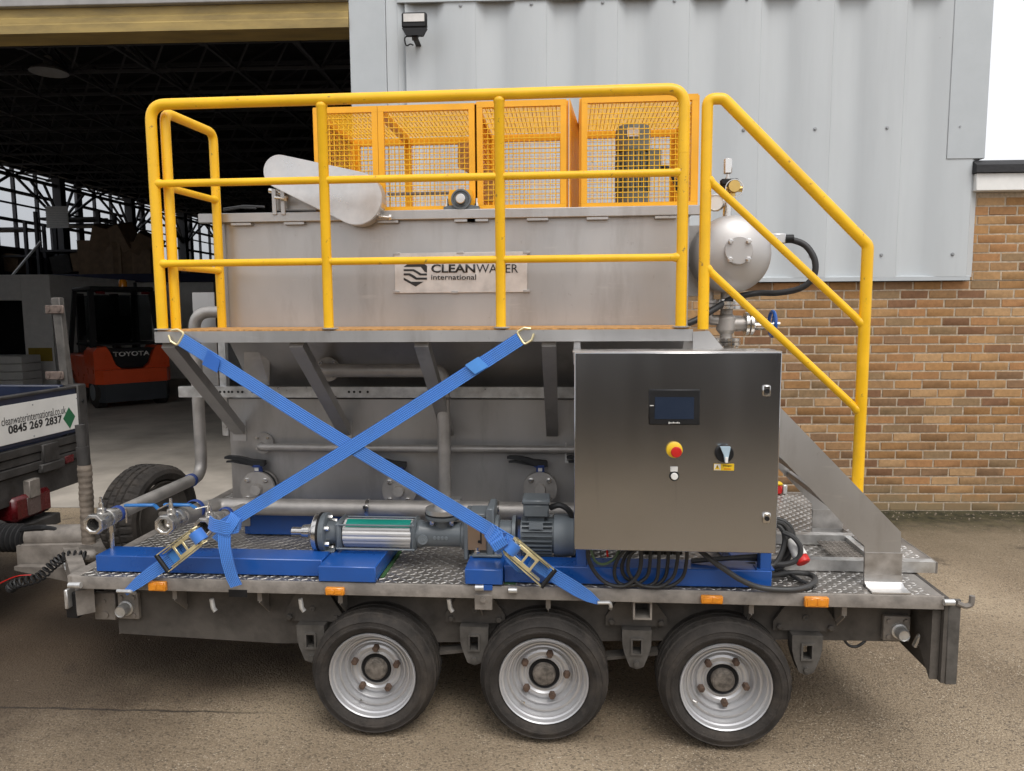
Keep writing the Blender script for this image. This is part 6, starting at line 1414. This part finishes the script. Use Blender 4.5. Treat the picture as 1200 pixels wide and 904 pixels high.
# ================================================================== TOWING TRUCK
XT = -3.28
def ax2(px, py, o=0): return atx(px, py, XT + o)
tk2 = thing('tipper_truck', 'grimy dropside truck coupled to the trailer with a white phone number sign', 'truck', (XT, .8, .3))
tyc = ax2(92, 500).y; zs1, zs0 = (ax2(0, 478).z + ax2(90, 460).z) / 2, (ax2(0, 525).z + ax2(92, 500).z) / 2; ztp = (ax2(0, 467).z + ax2(88, 453).z) / 2
zb1 = ax2(60, 545).z
YN = -.35
MB().box((XT - .05, YN, zs0 - .03), (XT - .003, tyc + .005, ztp), .008).build('tailboard', NAVY, tk2)
MB().box((XT - .055, YN, ztp - .012), (XT + .004, tyc + .004, ztp + .003), .004).build('tailboard_cap', TRK, tk2)
for k in range(3): MB().box((XT - .04, YN, zs0 - .035 - .055 * (k + 1)), (XT + (.008 if k % 2 == 0 else -.002), tyc + .02, zs0 - .035 - .055 * k - .004), .005).build('board_rib', TRK, tk2)
zc_ = zs0 - .035 - .055 * 3
MB().box((XT - .06, YN, zc_ - .17), (XT - .01, tyc + .02, zc_ - .004), .005).build('rear_crossbeam', TRK, tk2)
sg = MB().box((XT - .002, YN + .1, zs0), (XT + .003, tyc, zs1), .001).build('sign_panel', SIGNW, tk2)
o3 = .0032
def tl(px, py): return atx(px, py, XT + o3)
def sign_text(s, p0, p1, p2, bold, mt=PRT):
    a, b, c = tl(*p0), tl(*p1), tl(*p2); return text('lettering', s, a, V((0, 1, 0)), V((0, 0, 1)), abs(b.y - a.y), abs(c.z - a.z), mt, sg, bold, .0008)
sign_text('cleanwaterinternational.co.uk', (2, 500), (77, 482), (2, 490), .0)
sign_text('0845 269 2837', (10, 509.5), (73, 496.5), (10, 499), .03)
dpt = [tl(80.5, 477.5), tl(88, 488), tl(82, 502.5), tl(74, 491)]
MB().slab(dpt, (.001, 0, 0)).build('green_diamond', SGRN, sg)
for px, py in ((38, 474.5), (40, 511), (89.5, 467), (90.5, 498.5)): MB().lathe([(.005, 0), (.004, .003)], tl(px, py), (1, 0, 0), 8).build('screw', FAST, sg)
MB().box((XT - .09, tyc + .008, zc_ - .1), (XT + .005, tyc + .10, ztp + .01), .008).build('corner_post', TRK, tk2)
for px, py in ((97, 470), (97, 498)): p = ax2(px, py, .006); MB().lathe([(.012, 0), (.010, .006), (0, .007)], p, (1, 0, 0), 8).build('bolt', BLKP, tk2)
ya, yb = ax2(48, 540).y, ax2(68, 545).y; p = ax2(56, 538)
MB().box((XT - .005, ya, p.z - .02), (XT + .02, yb, p.z + .10), .006).box((XT - .005, ya - .03, p.z - .075), (XT + .03, yb + .03, p.z - .02), .006).build('latch', TRK, tk2)
p = ax2(80, 538); MB().box((XT - .008, p.y - .045, p.z - .028), (XT + .012, p.y + .045, p.z + .028), .008).build('side_reflector', DRED, tk2)
a, b = atx(17, 592, XT + .02), atx(62, 588, XT + .02)
zt_l, zb_l = atx(40, 577, XT + .02).z, atx(40, 606, XT + .02).z
MB().box((XT - .1, a.y, zb_l), (XT + .02, b.y, zt_l), .02).build('tail_lamp', DRED, tk2)
ym = (a.y + b.y) / 2; MB().box((XT + .0195, ym - .06, zb_l + .02), (XT + .024, ym + .05, zt_l - .02), .003).build('lamp_window', mat('smoky_lens', (.10, .07, .065), .25), tk2)
p = atx(36, 573, XT); MB().box((XT - .02, p.y - .045, p.z - .05), (XT + .03, p.y + .045, p.z + .06), .004).build('lamp_hanger', GALVD, tk2)
MB().box((XT - .15, YN, zb_l - .10), (XT + .03, b.y + .05, zb_l - .03), .006).build('rear_bumper', TRK, tk2)
MB().tube(smooth([atx(79, 552, XT - .05), atx(83, 556, XT - .05), atx(80, 562, XT - .05), atx(77, 560, XT - .05)]), .010, 8).build('rope_hook', BLKP, tk2)
# body behind the tailboard: floor, far board, front board, chassis, wheel
MB().box((XT - 2.9, YN, zc_ - .12), (XT - .061, tyc + .02, zc_ - .05)).build('load_floor', TRK, tk2)
MB().box((XT - 2.9, tyc - .03, zc_ - .045), (XT - .095, tyc + .02, ztp + .01), .006).build('far_sideboard', NAVY, tk2)
MB().box((XT - 2.9, YN - .05, zc_ - .045), (XT - .06, YN - .005, ztp + .01), .006).build('near_sideboard', NAVY, tk2)
MB().box((XT - 2.96, YN - .05, zc_ - .04), (XT - 2.905, tyc + .02, ztp + .5), .006).build('headboard', NAVY, tk2)
for yy in (.35, 1.25): MB().box((XT - 3.2, yy, zc_ - .36), (XT - .12, yy + .09, zc_ - .175)).build('chassis_rail', TRK, tk2)
MB().box((XT - .35, .78, .44), (XT - .06, .90, .62), .01).lathe([(.02, 0), (.02, .05), (.032, .07), (.032, .09), (.018, .11), (0, .112)], (XT - .03, .83, .50), (0, 0, 1), 16).build('tow_bracket', TRK, tk2)
for yy in (YN + .05, tyc - .27):
    wv = MB().lathe([(.16, .02), (.30, 0), (.34, .03), (.34, .2), (.30, .23), (.16, .21)], (XT - 1.3, yy, .34), (0, 1, 0), 36).build('wheel', RUB, tk2)
# ladder rack post at the far rear corner
p0, p1 = at(79, 452, tyc + .06), at(67, 349, tyc + .06)
MB().bar(p0, p1, .060, .05, (0, 1, 0), .005).build('rack_post', HNG, tk2)
for py in (363, 440):
    p = at(66, py, tyc + .05); MB().box((p.x - .06, tyc + .02, p.z - .028), (p.x + .07, tyc + .033, p.z + .028), .005).lathe([(.014, 0), (.014, .006)], (p.x - .035, tyc + .02, p.z), (0, -1, 0), 10).lathe([(.014, 0), (.014, .006)], (p.x + .04, tyc + .02, p.z), (0, -1, 0), 10).build('hinge_plate', mat('rusty_hinge' + str(py), (.16, .12, .10), .7, .3, var=.3, vs=40), tk2)
